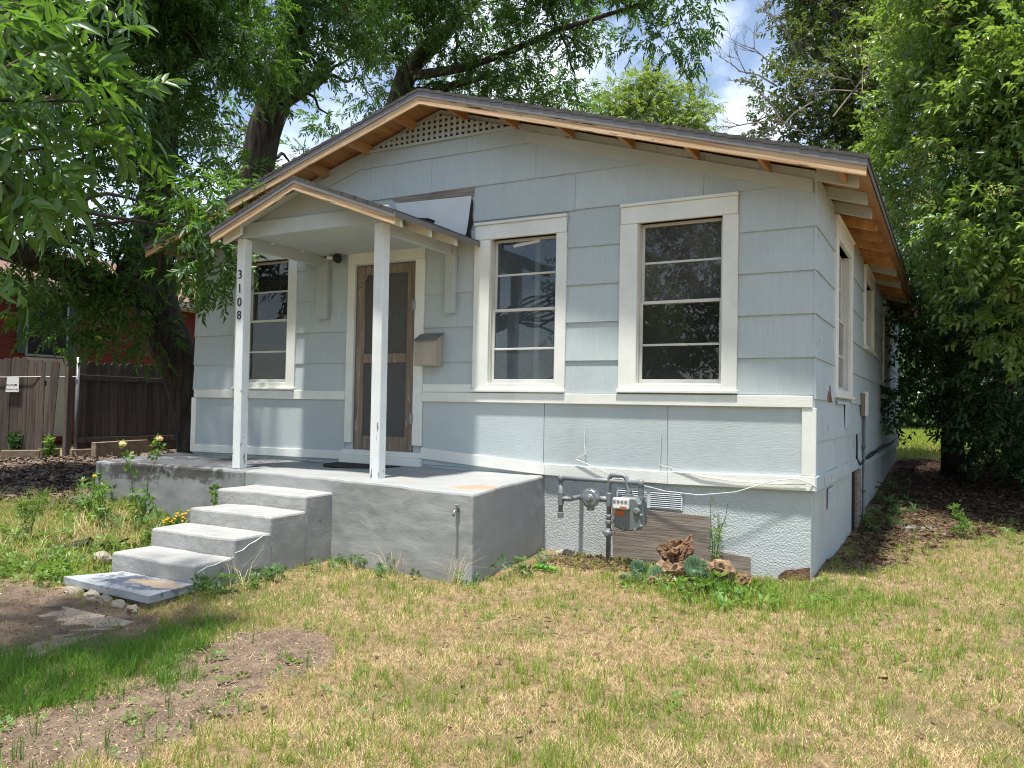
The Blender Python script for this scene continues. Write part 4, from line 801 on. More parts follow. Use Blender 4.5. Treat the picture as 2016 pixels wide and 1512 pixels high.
# ------------------------------------------------------------------ leaf machinery
def leaf(l, wd, base, d, up, fold=0.25, droop=0.0, six=False):
    """one leaf: quads folded along the midrib; returns verts (n,3)"""
    d = np.array(d, float); d /= np.linalg.norm(d); up = np.array(up, float); s = np.cross(up, d); s /= np.linalg.norm(s); up = np.cross(d, s); b = np.array(base, float)
    dz = np.array([0, 0, -1.0])
    if not six: return [b, b + d * l * .42 + s * wd / 2 + up * fold * wd, b + d * l + dz * droop * l, b + d * l * .42 - s * wd / 2 + up * fold * wd]
    q1, q2 = b + d * l * .30 + dz * droop * l * .12, b + d * l * .68 + dz * droop * l * .45; tip = b + d * l + dz * droop * l; f = up * fold * wd
    return [b, q1 + s * wd * .46 + f, q2 + s * wd * .36 + f, tip, q2, q1, q1 - s * wd * .46 + f, q2 - s * wd * .36 + f]
def template(leaves, six=False):
    V = []; F = []
    for lf in leaves:
        n = len(V); V += leaf(*lf, six=six) if not isinstance(lf, dict) else leaf(six=six, **lf)
        if six: F += [(n, n + 1, n + 5, n + 5), (n + 1, n + 2, n + 4, n + 5), (n + 2, n + 3, n + 4, n + 4), (n, n + 5, n + 6, n + 6), (n + 5, n + 4, n + 7, n + 6), (n + 4, n + 3, n + 7, n + 7)]
        else: F += [(n, n + 1, n + 2, n + 3)]
    if six:                                                         # split the degenerate quads cleanly into real triangles/quads of one size
        T = []
        for f in F:
            if f[2] == f[3]: T.append((f[0], f[1], f[2]))
            else: T += [(f[0], f[1], f[2]), (f[0], f[2], f[3])]
        return np.array(V), np.array(T)
    return np.array(V), np.array([t for f in F for t in ((f[0], f[1], f[2]), (f[0], f[2], f[3]))])
def pecan_sprig(six=False, seed=3):
    r = np.random.default_rng(seed); L_ = []; dr = r.uniform(.05, .5); side = r.uniform(-.25, .25); n = int(r.integers(4, 7))
    for k in range(n):
        t = .06 + k * .040; z = -dr * t * .5 - dr * t * t; yo = side * t
        for s in (-1, 1):
            if r.uniform() < .12: continue
            ln = (.085 + .022 * math.sin(k * .8 + .4)) * r.uniform(.8, 1.15)
            L_.append(dict(l=ln, wd=.037 * r.uniform(.8, 1.1), base=(t, yo, z), d=(.62 + r.uniform(-.25, .25), s * .75 + r.uniform(-.2, .2), -.22 + r.uniform(-.4, .3)), up=(r.uniform(-.6, .6), s * r.uniform(-.9, .5), 1), fold=r.uniform(.1, .3), droop=r.uniform(.05, .35)))
    t = .06 + n * .039; L_.append(dict(l=.11, wd=.038, base=(t, side * t, -dr * t * .5 - dr * t * t), d=(1, r.uniform(-.3, .3), -.5), up=(0, r.uniform(-.4, .4), 1), fold=.2, droop=.3))
    return template(L_, six)
def privet_sprig(six=False, seed=5):
    r = np.random.default_rng(seed); L_ = []
    for k in range(5):
        t = .03 + k * .040; q = k * math.pi / 2 * .9 + r.uniform(-.3, .3)
        for s in (-1, 1):
            if r.uniform() < .1: continue
            cx, sx = math.cos(q) * s, math.sin(q) * s
            L_.append(dict(l=(.080 - .004 * k) * r.uniform(.75, 1.2), wd=.036 * r.uniform(.8, 1.1), base=(t, 0, 0), d=(.55 + r.uniform(-.2, .3), cx * .8, sx * .5 - .25 + r.uniform(-.3, .2)), up=(-.4 + r.uniform(-.4, .4), r.uniform(-.5, .5), 1), fold=r.uniform(.08, .25), droop=r.uniform(.1, .4)))
    L_.append(dict(l=.06, wd=.028, base=(.2, 0, 0), d=(1, .1, 0), up=(0, 0, 1), fold=.2, droop=.1))
    return template(L_, six)
def flower_sprig():
    r = np.random.default_rng(6); L_ = []
    for k in range(16):
        t = r.uniform(0, .11); w_ = .05 * (1 - t / .13); a = r.uniform(0, 6.28); L_.append(dict(l=.024, wd=.017, base=(t, w_ * .6 * math.cos(a), w_ * .6 * math.sin(a)), d=(.5, math.cos(a), math.sin(a)), up=(1, .3, .2), fold=.3, droop=0))
    return template(L_)
def broad_sprig(n=7, l=.05, wd=.03, spread=.8, rise=.25):
    r = np.random.default_rng(8); L_ = []
    for k in range(n):
        a = k * 2.4 + r.uniform(-.3, .3); q = r.uniform(.3, 1)
        L_.append(dict(l=l * r.uniform(.7, 1.1), wd=wd * r.uniform(.8, 1.1), base=(.02 * q, .03 * q * math.cos(a), .03 * q * math.sin(a)), d=(rise + r.uniform(-.1, .3), spread * math.cos(a), spread * math.sin(a)), up=(1, 0, .1), fold=.15, droop=.05))
    return template(L_)
def stamp(name, T, pos, axis_, scale, mat, parent, rollj=0.6):
    """stamp a sprig (or one of several, at random) once per position, its x axis along axis_, its z axis near the vertical"""
    Ts = T if isinstance(T, list) else [T]; VV = []; FF = []; off = 0; pick = rng.integers(0, len(Ts), len(pos))
    for ti, (V, F) in enumerate(Ts):
        q = pick == ti; M = int(q.sum())
        if not M: continue
        d = axis_[q]; d = d / (np.linalg.norm(d, axis=1, keepdims=True) + 1e-9)
        up = np.tile([0, 0, 1.0], (M, 1)) + rng.normal(0, rollj, (M, 3)); s = np.cross(up, d); s /= (np.linalg.norm(s, axis=1, keepdims=True) + 1e-9); u2 = np.cross(d, s)
        R = np.stack([d, s, u2], -1) * scale[q][:, None, None]
        P = np.einsum('mij,vj->mvi', R, V) + pos[q][:, None, :]
        VV.append(P.reshape(-1, 3)); FF.append((F[None] + (np.arange(M) * len(V))[:, None, None]).reshape(-1, F.shape[1]) + off); off += M * len(V)
    return quadmesh(name, np.concatenate(VV), np.concatenate(FF), mat, parent)
def blob_sprigs(blobs, per_m3, clump_sp, clump_r, droop=-.35, shell=.55):
    """foliage in clumps: clump centres inside each ellipsoid (denser near its skin), sprigs round each centre"""
    P = []; D = []; CC = []
    for (c, r) in blobs:
        c = np.array(c, float); r = np.array(r if hasattr(r, '__len__') else (r, r, r * .85), float); n = max(3, int(per_m3 * 4.19 * r.prod()))
        d = rng.normal(size=(n, 3)); d /= np.linalg.norm(d, axis=1, keepdims=True); k = rng.uniform(0, 1, n) ** shell; cc = c + d * k[:, None] * r
        CC.append((c, cc))
        m_ = rng.poisson(clump_sp, n) + 2
        idx = np.repeat(np.arange(n), m_); off = rng.normal(0, clump_r, (len(idx), 3)) * (1, 1, .7); p_ = cc[idx] + off
        P.append(p_); D.append(d[idx] * .6 + off / clump_r * .6 + rng.normal(0, .45, (len(idx), 3)) + (0, 0, droop))
    return np.concatenate(P), np.concatenate(D), CC
def bend(a, b, sag=0.1, n=5, jit=0.06):
    a = Vector(a); b = Vector(b); L_ = (b - a).length; o = []
    for i in range(n):
        t = i / (n - 1); p_ = a.lerp(b, t); p_.z += sag * L_ * math.sin(math.pi * t)
        if 0 < i < n - 1: p_ += Vector((random.uniform(-1, 1), random.uniform(-1, 1), random.uniform(-1, 1))) * jit * L_
        o.append(p_)
    return o
def bark_tube(path, rad, mat, name, parent, n=14, seg=6, amp=.16, seed=0):
    """a trunk or limb with fluted, lumpy bark"""
    P = [Vector(p_) for p_ in path]; Q = []; Rr = []
    for k in range(len(P) - 1):
        p0, p1, p2, p3 = P[max(k - 1, 0)], P[k], P[k + 1], P[min(k + 2, len(P) - 1)]
        for i in range(seg):
            t = i / seg; Q.append(0.5 * ((2 * p1) + (p2 - p0) * t + (2 * p0 - 5 * p1 + 4 * p2 - p3) * t * t + (3 * p1 - p0 - 3 * p2 + p3) * t ** 3)); Rr.append(rad[k] + (rad[k + 1] - rad[k]) * t)
    Q.append(P[-1]); Rr.append(rad[-1])
    m_ = MB().tube(Q, Rr, n)
    for i, r in enumerate(Rr):
        for j in range(n):
            v = Vector(m_.v[i * n + j]); d = v - Q[i]; d.normalize()
            k = amp * mnoise.noise(Vector((d.x * 2.5, d.y * 2.5, v.z * .9 + seed))) + amp * .7 * mnoise.noise(Vector((d.x * 6, d.y * 6, v.z * 2.2 + seed)))
            m_.v[i * n + j] = tuple(v + d * r * k)
    return m_.obj(name, mat, parent, smooth=True)
def tree(name, label, trunk, trad, blobs, T, mat, per_m3, clump_sp, clump_r, scale=(.85, 1.2), trunks=(), group=None, droop=-.35, limb_r=.045, tmat='bark', twig_share=.6, extra=None):
    t = root(name, label, 'tree', group)
    bark_tube(trunk, trad, tmat, 'trunk', t, n=18, amp=.13, seed=len(blobs))
    nodes = [(Vector(p_), r) for p_, r in zip(trunk, trad)]
    for (pth, rd) in trunks: bark_tube(pth, rd, tmat, 'limb', t, n=12, amp=.13, seed=3); nodes += [(Vector(p_), r) for p_, r in zip(pth, rd)]
    P, D, CC = blob_sprigs(blobs, per_m3, clump_sp, clump_r, droop)
    tw = MB()
    for (c, cc) in CC:
        st = min(nodes, key=lambda q: (q[0] - Vector(c)).length + max(0, q[0].z - c[2]) * 1.2); r0 = min(limb_r, st[1] * .6)
        bark_tube(bend(st[0], c, .06, 6, .055), [r0, r0 * .8, r0 * .65, r0 * .5, r0 * .35, r0 * .2], 'branch_bark', 'branch', t, n=7, seg=3, amp=.12)
        for q in cc:
            if random.random() < twig_share: tw.tube(bend(c, q, .05, 4, .08), [r0 * .3, .010, .007, .003], 4)
    if tw.v: tag(tw.obj('twigs', 'twig', t), kind='stuff')
    tag(stamp('crown', T, P, D, rng.uniform(scale[0], scale[1], len(P)), mat, t), kind='stuff')
    return t
PEC, PEC6, PRI, PRI6, FLO = [pecan_sprig(False, k) for k in range(6)], [pecan_sprig(True, k) for k in range(10, 16)], [privet_sprig(False, k) for k in range(4)], [privet_sprig(True, k) for k in range(4, 9)], flower_sprig()
def B_(*l): return [(at(u, v, d), r) for (u, v, d, r) in l]

# ------------------------------------------------------------------ trees
tree('pecan_tree', 'large dark barked pecan tree leaning beside the left corner of the house', [(-8.82, 1.6, .1), (-8.9, 1.5, .6), (-9.12, 1.3, 1.7), (-9.40, 1.1, 2.5), (-9.55, 1.01, 3.1), (-9.55, .99, 4.1), (-9.83, 1.34, 5.6), (-10.2, 1.66, 7.2), (-10.5, 1.9, 8.8)],
     [.44, .37, .31, .31, .35, .25, .21, .17, .12],
     B_((40, 40, 9.5, 1.1), (200, 150, 10.5, 1.0), (330, 30, 11, 1.1), (100, 330, 10, .75), (400, 330, 11.5, .55), (260, 440, 10.6, .55), (150, 480, 10, .55), (40, 480, 9.8, .6), (350, 480, 10.6, .50), (415, 470, 9.8, .30), (420, 400, 10.2, .36), (110, 600, 10.6, .34), (210, 630, 11, .30), (20, 610, 10.6, .36), (260, 590, 10.8, .22), (480, 60, 12, .9), (420, 190, 12.5, .55), (-120, 200, 9, 1.3), (330, -130, 11, 1.5), (60, -180, 9.5, 1.5), (230, 280, 11.5, .6), (330, 400, 11.8, .5), (400, 255, 13, .5), (300, 200, 12, .6), (150, 400, 10.8, .6), (60, 560, 10.4, .4), (160, 555, 10.7, .4), (240, 540, 10.4, .35), (300, 660, 11.2, .2), (150, 655, 11, .22), (330, 250, 10.8, .42), (310, 470, 10.6, .38), (290, 330, 10.6, .35), (395, 450, 9.0, .28), (440, 410, 9.1, .20), (415, 515, 8.9, .17), (380, 400, 9.4, .25), (350, 130, 11, .5)),
     PEC, 'pecan_leaf', 9.0, 14, .17, scale=(.8, 1.15), trunks=[([(-9.52, 1.02, 2.9), (-9.25, .1, 2.92), (-9.14, -1.05, 3.12), (-8.73, -1.96, 3.2), (-7.0, -3.4, 3.5), (-5.2, -4.3, 3.6)], [.22, .19, .16, .13, .09, .05])])
nb_ = tree('pecan_tree', 'leafy pecan branch hanging low over the lawn at the left edge', [(-6.6, -5.2, -.3), (-6.5, -5.2, 1.2), (-6.3, -5.1, 2.6), (-6.0, -5.0, 4.2), (-5.9, -5.0, 6.0)], [.20, .17, .15, .12, .08],
     B_((80, 20, 4.4, .32), (10, 110, 4.0, .26), (150, 90, 4.4, .18), (70, 200, 4.2, .18), (0, 300, 4.0, .22), (170, 200, 4.3, .14), (100, 290, 4.2, .14), (10, 380, 4.0, .14), (-40, 460, 4.0, .12), (-150, 200, 4, .7), (-60, 30, 4.2, .5), (50, -200, 4.6, .6)), PEC6, 'pecan_leaf_near', 19, 3.6, .10, scale=(.95, 1.25), limb_r=.03, droop=-.2)
tree('pecan_tree', 'tall pecan trunk with a broken stub rising behind the left roof slope', [(-10.7, 3.8, .2), (-10.6, 3.82, 2.5), (-10.52, 3.84, 4.9), (-10.43, 3.86, 6.05), (-10.15, 3.97, 7.2), (-9.86, 4.09, 8.35), (-9.78, 4.1, 9.8)], [.40, .36, .32, .31, .29, .23, .15],
     B_((560, 20, 14, 1.0), (680, 20, 14.5, .85), (430, 230, 16, .5), (590, 95, 14, .35), (700, 110, 15, .45), (650, 240, 16.5, .30), (600, 340, 16.5, .35), (440, 340, 16.2, .5), (730, 190, 17, .5), (400, 120, 15, .6), (500, 120, 14, .5), (490, 345, 14.2, .18), (600, 150, 13.8, .32), (560, 110, 13.8, .4), (660, 120, 14.2, .35), (540, 170, 14, .25), (460, 290, 15, .35), (620, -130, 14, 1.3)), PEC, 'pecan_leaf', 9.0, 14, .17, scale=(.8, 1.15),
     trunks=[([(-10.1, 3.98, 7.0), (-9.75, 4.2, 7.25), (-9.39, 4.38, 7.5)], [.20, .15, .10])])
tree('pecan_tree', 'spreading pecan tree with dark limbs behind the roof ridge', [(-11.0, 7.2, .4), (-10.6, 7.3, 4.0), (-10.1, 7.4, 7.4), (-9.82, 7.53, 8.77), (-9.23, 7.83, 9.6), (-8.43, 8.24, 10.5)], [.40, .33, .27, .22, .18, .12],
     B_((760, 50, 17.5, 1.1), (870, 160, 18.3, .9), (900, 30, 17, 1.0), (1000, 130, 17.2, 1.0), (1080, 190, 17.4, .8), (1110, 60, 15.8, .85), (960, 210, 18.3, .8), (1160, 110, 15.8, .5), (1210, 0, 13.8, .6), (1310, 10, 12.8, .5), (1380, -5, 12.3, .4), (1290, 75, 12.8, .30), (1340, 60, 12.8, .25), (1330, 105, 12.8, .14), (1150, 220, 17.2, .35), (800, 190, 18.6, .6), (1050, -60, 15.5, 1.2), (1250, -110, 13, 1.0), (840, -80, 16, 1.4)), PEC, 'pecan_leaf', 9.0, 14, .18, scale=(.8, 1.15),
     trunks=[([(-9.82, 7.53, 8.77), tuple(at(900, 135, 17.2)), tuple(at(980, 110, 16.8)), tuple(at(1100, 60, 15.5)), tuple(at(1240, 15, 13.6))], [.12, .09, .07, .05, .03]), ([(-10.2, 7.4, 7.2), tuple(at(840, 190, 18)), tuple(at(960, 150, 17.5))], [.17, .11, .05])])
tree('young_tree', 'bright yellow green tree lit by the sun beyond the right roof slope', [tuple(at(1270, 900, 25)), tuple(at(1275, 500, 25)), tuple(at(1280, 200, 25))], [.18, .13, .05],
     B_((1200, 215, 25, .95), (1290, 180, 25, .8), (1360, 225, 24.5, .7), (1285, 130, 25, .35), (1250, 250, 25, 1.0), (1330, 265, 25, .9), (1180, 270, 26, .9), (1390, 215, 24.5, .3), (1340, 155, 25, .4)), PEC, 'lime_leaf', 13, 13, .20, scale=(.9, 1.3))
tree('olive_green_tree', 'olive green tree with bare twigs standing behind the side eave', [tuple(at(1690, 900, 16.5)), tuple(at(1685, 500, 16.5)), tuple(at(1672, 250, 16.3)), tuple(at(1650, 130, 16.2)), tuple(at(1640, 0, 16.2))], [.26, .21, .17, .12, .07],
     B_((1490, 240, 16, .42), (1545, 195, 16, .6), (1580, 90, 16.3, .6), (1620, 30, 16.6, .9), (1620, 190, 16, .75), (1690, 120, 16, .9), (1720, 10, 16.5, .9), (1600, 280, 16.3, .75), (1510, 290, 16.3, .5), (1700, 260, 15.5, .8), (1760, 180, 15, .8), (1590, -60, 16.5, .8), (1780, 40, 15.5, .8), (1740, 360, 15, .8), (1780, -100, 16, 1.1)), PRI, 'olive_leaf', 9, 15, .17, scale=(1.2, 1.7), tmat='branch_bark', droop=-.2)
dead = root('dead_branches', 'bare grey twigs sticking out of the olive green tree against the sky', 'branch'); db = MB()
def twiggy(a, d, L_, r, depth):
    a = Vector(a); d = Vector(d).normalized(); b = a + d * L_; mid = a.lerp(b, .5) + Vector((random.uniform(-1, 1), random.uniform(-1, 1), random.uniform(-.5, 1))) * L_ * .08
    db.tube([a, mid, b], [r, r * .75, r * .5], 4)
    if depth:
        for k in range(3):
            t = random.uniform(.35, 1.0); nd = d + Vector((random.uniform(-1, 1), random.uniform(-1, 1), random.uniform(-.6, .9))) * .75; twiggy(a.lerp(b, t), nd, L_ * random.uniform(.45, .7), r * .55, depth - 1)
for (u, v, dd, du, dv, L_) in ((1540, 140, 15.6, -1, -.9, 1.0), (1530, 170, 15.4, -1, -.35, 1.1), (1570, 110, 15.6, -.6, -1, 1.1), (1640, 230, 14.9, .6, -.8, 1.3), (1690, 180, 14.9, -.9, .1, 1.3), (1500, 240, 15.2, -1, .2, .7), (1730, 220, 14.2, -.5, -.5, 1.2), (1600, 200, 15.0, -.7, .6, 1.2), (1580, 260, 15.2, -.9, -.5, 1.2)):
    twiggy(at(u, v, dd), RIGHT * du - UP * dv + FWD * random.uniform(-.2, .2), L_ * .75, .020, 4)
db.obj('twigs', 'dead_twig', dead)
pv = tree('privet_tree', 'tall glossy privet with pale flower sprays filling the right edge', [(3.6, 5.6, .1), (3.5, 5.4, 2.0), (3.3, 5.2, 4.0), (3.2, 5.0, 6.0)], [.17, .14, .11, .06],
     B_((1960, 40, 10, 1.05), (1880, 130, 10.6, .95), (1990, 200, 9.5, .9), (1830, 240, 11, .75), (1920, 290, 10, .8), (1800, 330, 11.3, .6), (2010, 380, 9.2, .75), (1880, 400, 10.3, .75), (1820, 450, 11, .5), (1960, 480, 9.6, .7), (1870, 520, 10.6, .5), (2020, 560, 9, .6), (1850, 20, 11.5, .9), (2100, 120, 9, 1.2), (2120, 450, 8.6, .9), (1960, -140, 10, 1.3), (1770, 300, 12, .5), (1760, 60, 12.5, .6), (2000, 660, 9.4, .5), (1950, 590, 9.8, .4)), PRI6, 'privet_leaf', 9.5, 13, .15, scale=(1.05, 1.5), tmat='branch_bark', droop=-.15,
     trunks=[([(3.6, 5.6, .1), (2.9, 5.9, 2.2), (2.4, 5.9, 4.4)], [.12, .09, .05])])
P, D, CC = blob_sprigs(B_((1960, 40, 9.6, 1.1), (1880, 130, 10.2, 1.0), (1990, 200, 9.1, .95), (1830, 240, 10.7, .8), (1920, 290, 9.6, .85), (1880, 400, 9.9, .8), (1960, 480, 9.2, .75), (1780, 270, 11.3, .6)), 4.5, 3, .1, .5, .2)
tag(stamp('flower_sprays', FLO, P, D * (1, 1, .3) + (0, 0, 1.2), rng.uniform(.9, 1.5, len(P)), 'privet_flower', pv), kind='stuff')
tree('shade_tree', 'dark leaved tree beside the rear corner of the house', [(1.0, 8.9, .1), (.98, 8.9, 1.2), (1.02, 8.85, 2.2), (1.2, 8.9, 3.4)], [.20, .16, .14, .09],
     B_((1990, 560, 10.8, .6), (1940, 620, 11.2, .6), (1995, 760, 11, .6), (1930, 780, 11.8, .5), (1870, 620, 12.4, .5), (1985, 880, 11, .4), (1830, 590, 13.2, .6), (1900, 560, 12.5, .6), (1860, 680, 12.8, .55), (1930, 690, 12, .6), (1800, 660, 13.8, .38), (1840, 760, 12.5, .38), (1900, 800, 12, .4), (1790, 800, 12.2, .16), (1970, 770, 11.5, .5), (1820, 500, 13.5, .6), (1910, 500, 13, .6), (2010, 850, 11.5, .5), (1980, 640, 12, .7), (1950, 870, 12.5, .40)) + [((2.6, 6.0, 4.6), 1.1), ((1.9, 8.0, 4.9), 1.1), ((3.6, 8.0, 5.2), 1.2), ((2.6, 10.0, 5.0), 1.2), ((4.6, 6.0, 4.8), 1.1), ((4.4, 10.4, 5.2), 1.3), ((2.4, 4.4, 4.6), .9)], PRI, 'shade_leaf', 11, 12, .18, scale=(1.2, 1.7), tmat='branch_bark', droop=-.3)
wood = stamp('distant_wood', PRI, *(lambda q: (q[0], q[1]))(blob_sprigs([((x_, y_, z_), (1.7, 1.2, 1.5)) for (x_, y_, z_) in [(x__ + random.uniform(-.4, .4), 27 + random.uniform(-1, 2) - .25 * abs(x__ - 4), zz) for x__ in np.arange(-2, 17, 1.9) for zz in (2.1, 4.2, 6.4)]], 1.3, 9, .4)), rng.uniform(2.2, 3.4, 1), 'shade_leaf', None) if False else None
P, D, CC = blob_sprigs([((x__ + random.uniform(-.4, .4), 27 + random.uniform(-1, 2) - .45 * max(0, x__ - 4), zz + .9), (1.7, 1.2, 1.5)) for x__ in np.arange(-2.5, 17, 1.9) for zz in (.6, 2.2, 3.8, 5.6)] + [((x__ + random.uniform(-.6, .6), 32 + random.uniform(-1, 2), zz + 1.2), (2.0, 1.4, 1.8)) for x__ in np.arange(-1, 12, 2.0) for zz in (.4, 2.6, 5.0, 7.4)] + [((x__ + random.uniform(-.4, .4), 21 + random.uniform(-1, 2) - .5 * (x__ - 4), zz + .9), (1.5, 1.2, 1.3)) for x__ in np.arange(4.5, 15, 1.6) for zz in (.5, 2.2, 4.0)], 1.2, 9, .4)
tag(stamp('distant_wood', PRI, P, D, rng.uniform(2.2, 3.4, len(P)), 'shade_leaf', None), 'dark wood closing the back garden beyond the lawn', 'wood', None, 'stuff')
P, D, CC = blob_sprigs([((-17 - random.uniform(0, 3), y_, z_), (1.8, 1.6, 1.6)) for y_ in np.arange(14, 34, 3.0) for z_ in (2.0, 4.5, 7)], 1.0, 9, .45)
tag(stamp('distant_wood', PRI, P, D, rng.uniform(2.2, 3.4, len(P)), 'pecan_leaf', None), 'far trees in gaps behind the neighbouring red house', 'wood', None, 'stuff')
# undergrowth filling the shade along the right boundary
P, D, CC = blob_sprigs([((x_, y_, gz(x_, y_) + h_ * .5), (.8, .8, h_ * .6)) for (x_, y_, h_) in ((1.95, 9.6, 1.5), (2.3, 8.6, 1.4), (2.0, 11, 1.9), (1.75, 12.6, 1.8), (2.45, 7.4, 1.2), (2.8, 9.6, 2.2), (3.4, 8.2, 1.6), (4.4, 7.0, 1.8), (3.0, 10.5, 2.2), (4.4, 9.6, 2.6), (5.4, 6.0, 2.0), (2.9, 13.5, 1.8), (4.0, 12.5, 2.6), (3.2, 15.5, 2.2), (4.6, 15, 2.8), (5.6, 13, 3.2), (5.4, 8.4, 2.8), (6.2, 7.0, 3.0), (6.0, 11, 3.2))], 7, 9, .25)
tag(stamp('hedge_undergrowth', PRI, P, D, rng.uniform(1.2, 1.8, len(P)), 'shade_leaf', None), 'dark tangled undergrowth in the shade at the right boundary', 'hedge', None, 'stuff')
def shrub(name, label, c, r, n, sp_, T, mat, scale, cat='shrub', group=None):
    t = root(name, label, cat, group); z = gz(c[0], c[1]); st = MB()
    P, D, CC = blob_sprigs([((c[0], c[1], z + r[2] * .75), r)], n, sp_, .07, .15, .5)
    for q in CC[0][1][::2]: st.tube(bend((c[0] + random.uniform(-.04, .04), c[1] + random.uniform(-.04, .04), z - .02), q, .05, 4, .04), [.007, .006, .004, .002], 5)
    st.obj('stem', 'twig', t); P[:, 2] = np.maximum(P[:, 2], z + .02)
    tag(stamp('foliage', T, P, D, rng.uniform(scale[0], scale[1], len(P)), mat, t), kind='stuff'); return t
shrub('privet_shrub', 'bright leaved privet shrub at the right edge beside the shaded yard', (2.75, 3.2), (.45, .45, .55), 45, 6, PRI6, 'privet_leaf', (.7, 1.1))

# trees across the street behind the viewer, seen mirrored in the front windows
for i, (x_, y_, s_) in enumerate(((-9.5, -24, 1.0), (-3.5, -27, 1.25), (3.5, -25, .9), (9.5, -26, 1.1))):
    tree('street_tree', ['roadside tree mirrored in the leftmost front window', 'roadside tree mirrored in the middle front window', 'roadside tree mirrored in the right front window', 'roadside tree opposite the right corner of the house'][i], [(x_, y_, -1), (x_ + .1, y_, 2), (x_ - .1, y_, 5)], [.3, .24, .12],
         [((x_ + dx, y_ + dy, (3.4 + dz) * s_), 1.9 * s_) for dx, dy, dz in ((0, 0, 0), (2.0, .4, .8), (-2.0, -.3, .6), (.3, .5, 3.2), (-1.6, 0, 4.4), (1.5, .2, 5.2), (-.2, .3, 6.6), (2.2, 0, 3.0), (-2.4, .2, 2.6))], PRI, 'shade_leaf', .9, 8, .4, scale=(2.4, 3.6), twig_share=.2, group='trees across the street')

# ------------------------------------------------------------------ fence, gate, beds and the neighbour's house
FX = -11.6
fence = root('wooden_fence', 'weathered dog eared board fence running back behind the pecan trunk', 'fence')
def picket(par, p0, along, nrm, wd, h, z, lean=0.0, seed=0):
    p0 = np.array(p0); a = np.array(along); n_ = np.array(nrm); c = .03
    pts = [(0, 0), (wd, 0), (wd + lean, h - c), (wd - c + lean, h), (c + lean, h), (lean, h - c)]
    return MB().prism(pts, lambda s_, q: tuple(np.append(p0 + a * s_ + n_ * .0, z + q)), lambda s_, q: tuple(np.append(p0 + a * s_ + n_ * .018, z + q))).obj('picket', 'fence_wood', par, bevel=.002)
y = 1.22
while y < 6.2:
    wd = .138; h = 1.60 + random.uniform(-.02, .02); picket(fence, (FX - .0, y), (0, 1), (-1, 0), wd, h, .40 + .012 * (y - 1.2) - .04, random.uniform(-.006, .006)); y += wd + random.uniform(.002, .008)
for z in (1.66, .63): MB().box(FX + .001, FX + .042, 1.2, 6.2, z, z + .088).obj('rail', 'fence_wood', fence, bevel=.003)
MB().tube([(FX + .07, 1.15, .2), (FX + .07, 1.15, 2.03)], .03, 10).obj('steel_post', 'galvanised', fence, smooth=True)
MB().box(FX - .04, FX + .05, 1.0, 1.10, .2, 2.0).obj('post', 'fence_wood', fence, bevel=.004)
gate = root('fence_gate', 'weathered board gate coloured darker for tree shade with a leaning picket at the left edge', 'gate')
ga = np.array([-.90, -.436]); gn = np.array([.436, -.90]); g0 = np.array([FX + .02, .93])
s_ = .16
for k in range(13):
    wd = .138; picket(gate, g0 + ga * s_, ga, -gn, wd, 1.60 + random.uniform(-.03, .02), .38, -.10 if k == 0 else random.uniform(-.008, .008)); s_ += wd + .004
for z in (1.55, .66): MB().prism([(.30, z), (2.0, z), (2.0, z + .085), (.30, z + .085)], lambda q, r: tuple(np.append(g0 + ga * q - gn * .019, r)), lambda q, r: tuple(np.append(g0 + ga * q - gn * .055, r))).obj('rail', 'fence_wood', gate)
MB().prism([(1.50, .4), (1.57, .4), (1.57, 2.17), (1.50, 2.17)], lambda q, r: tuple(np.append(g0 + ga * q - gn * .06, r)), lambda q, r: tuple(np.append(g0 + ga * q - gn * .10, r))).obj('brace_post', 'galvanised', gate)
chn = root('gate_cord', 'white cord strung across the gate boards to the steel post', 'cord')
MB().tube([tuple(np.append(g0 + ga * 1.95 + gn * .03, 1.69)), tuple(np.append(g0 + ga * 1.0 + gn * .035, 1.675)), tuple(np.append(g0 + ga * .5 + gn * .03, 1.69)), (FX + .10, 1.12, 1.71)], .007, 6).obj('cord', 'cable_white', chn)
sgn = root('warning_sign', 'small white camera warning sign hanging on the gate cord', 'sign')
sc_ = g0 + ga * .80 + gn * .045; ang = math.atan2(-ga[1], -ga[0])
def sgp(q, r, o_): return tuple(np.append(sc_ - ga * q + gn * o_, r))
MB().prism([(-.11, 1.44), (.11, 1.44), (.105, 1.68), (-.09, 1.68)], lambda q, r: sgp(q, r, .0), lambda q, r: sgp(q, r, .006)).obj('sign_plate', 'white_plastic', sgn)
for tx, z, sz, o_ in (('Security', 1.555, .045, -.03), ('Cameras in Use', 1.485, .031, 0)):
    text(tx, sz, sgp(o_, z, .0075), (RAD(90), 0, ang), 'black_plastic', 'lettering', sgn, .0005)
MB().prism([(.045, 1.545), (.075, 1.545), (.075, 1.57), (.045, 1.57)], lambda q, r: sgp(q, r, .0062), lambda q, r: sgp(q, r, .0078)).obj('camera_symbol', 'black_plastic', sgn)
def timber(p, q, h, z, label):
    p = np.array(p); q = np.array(q); d = (q - p) / np.linalg.norm(q - p); n_ = np.array([-d[1], d[0]])
    return tag(MB().xy([tuple(p), tuple(q), tuple(q + n_ * .09), tuple(p + n_ * .09)], z, z + h).obj('garden_timber', 'timber', None, bevel=.008), label, 'timber', 'timbers edging the bed')
zt = .34
timber(at(0, 915, 12.2)[:2], at(78, 912, 12.4)[:2], .20, zt, 'leftmost landscape timber edging the planted bed below the gate')
timber(at(78, 912, 12.4)[:2] + (.01, .01), at(118, 906, 12.7)[:2], .22, zt, 'short landscape timber between the leftmost one and the gate post')
timber(at(140, 905, 12.9)[:2], at(186, 903, 13.2)[:2], .17, zt + .02, 'short landscape timber at the foot of the steel fence post')
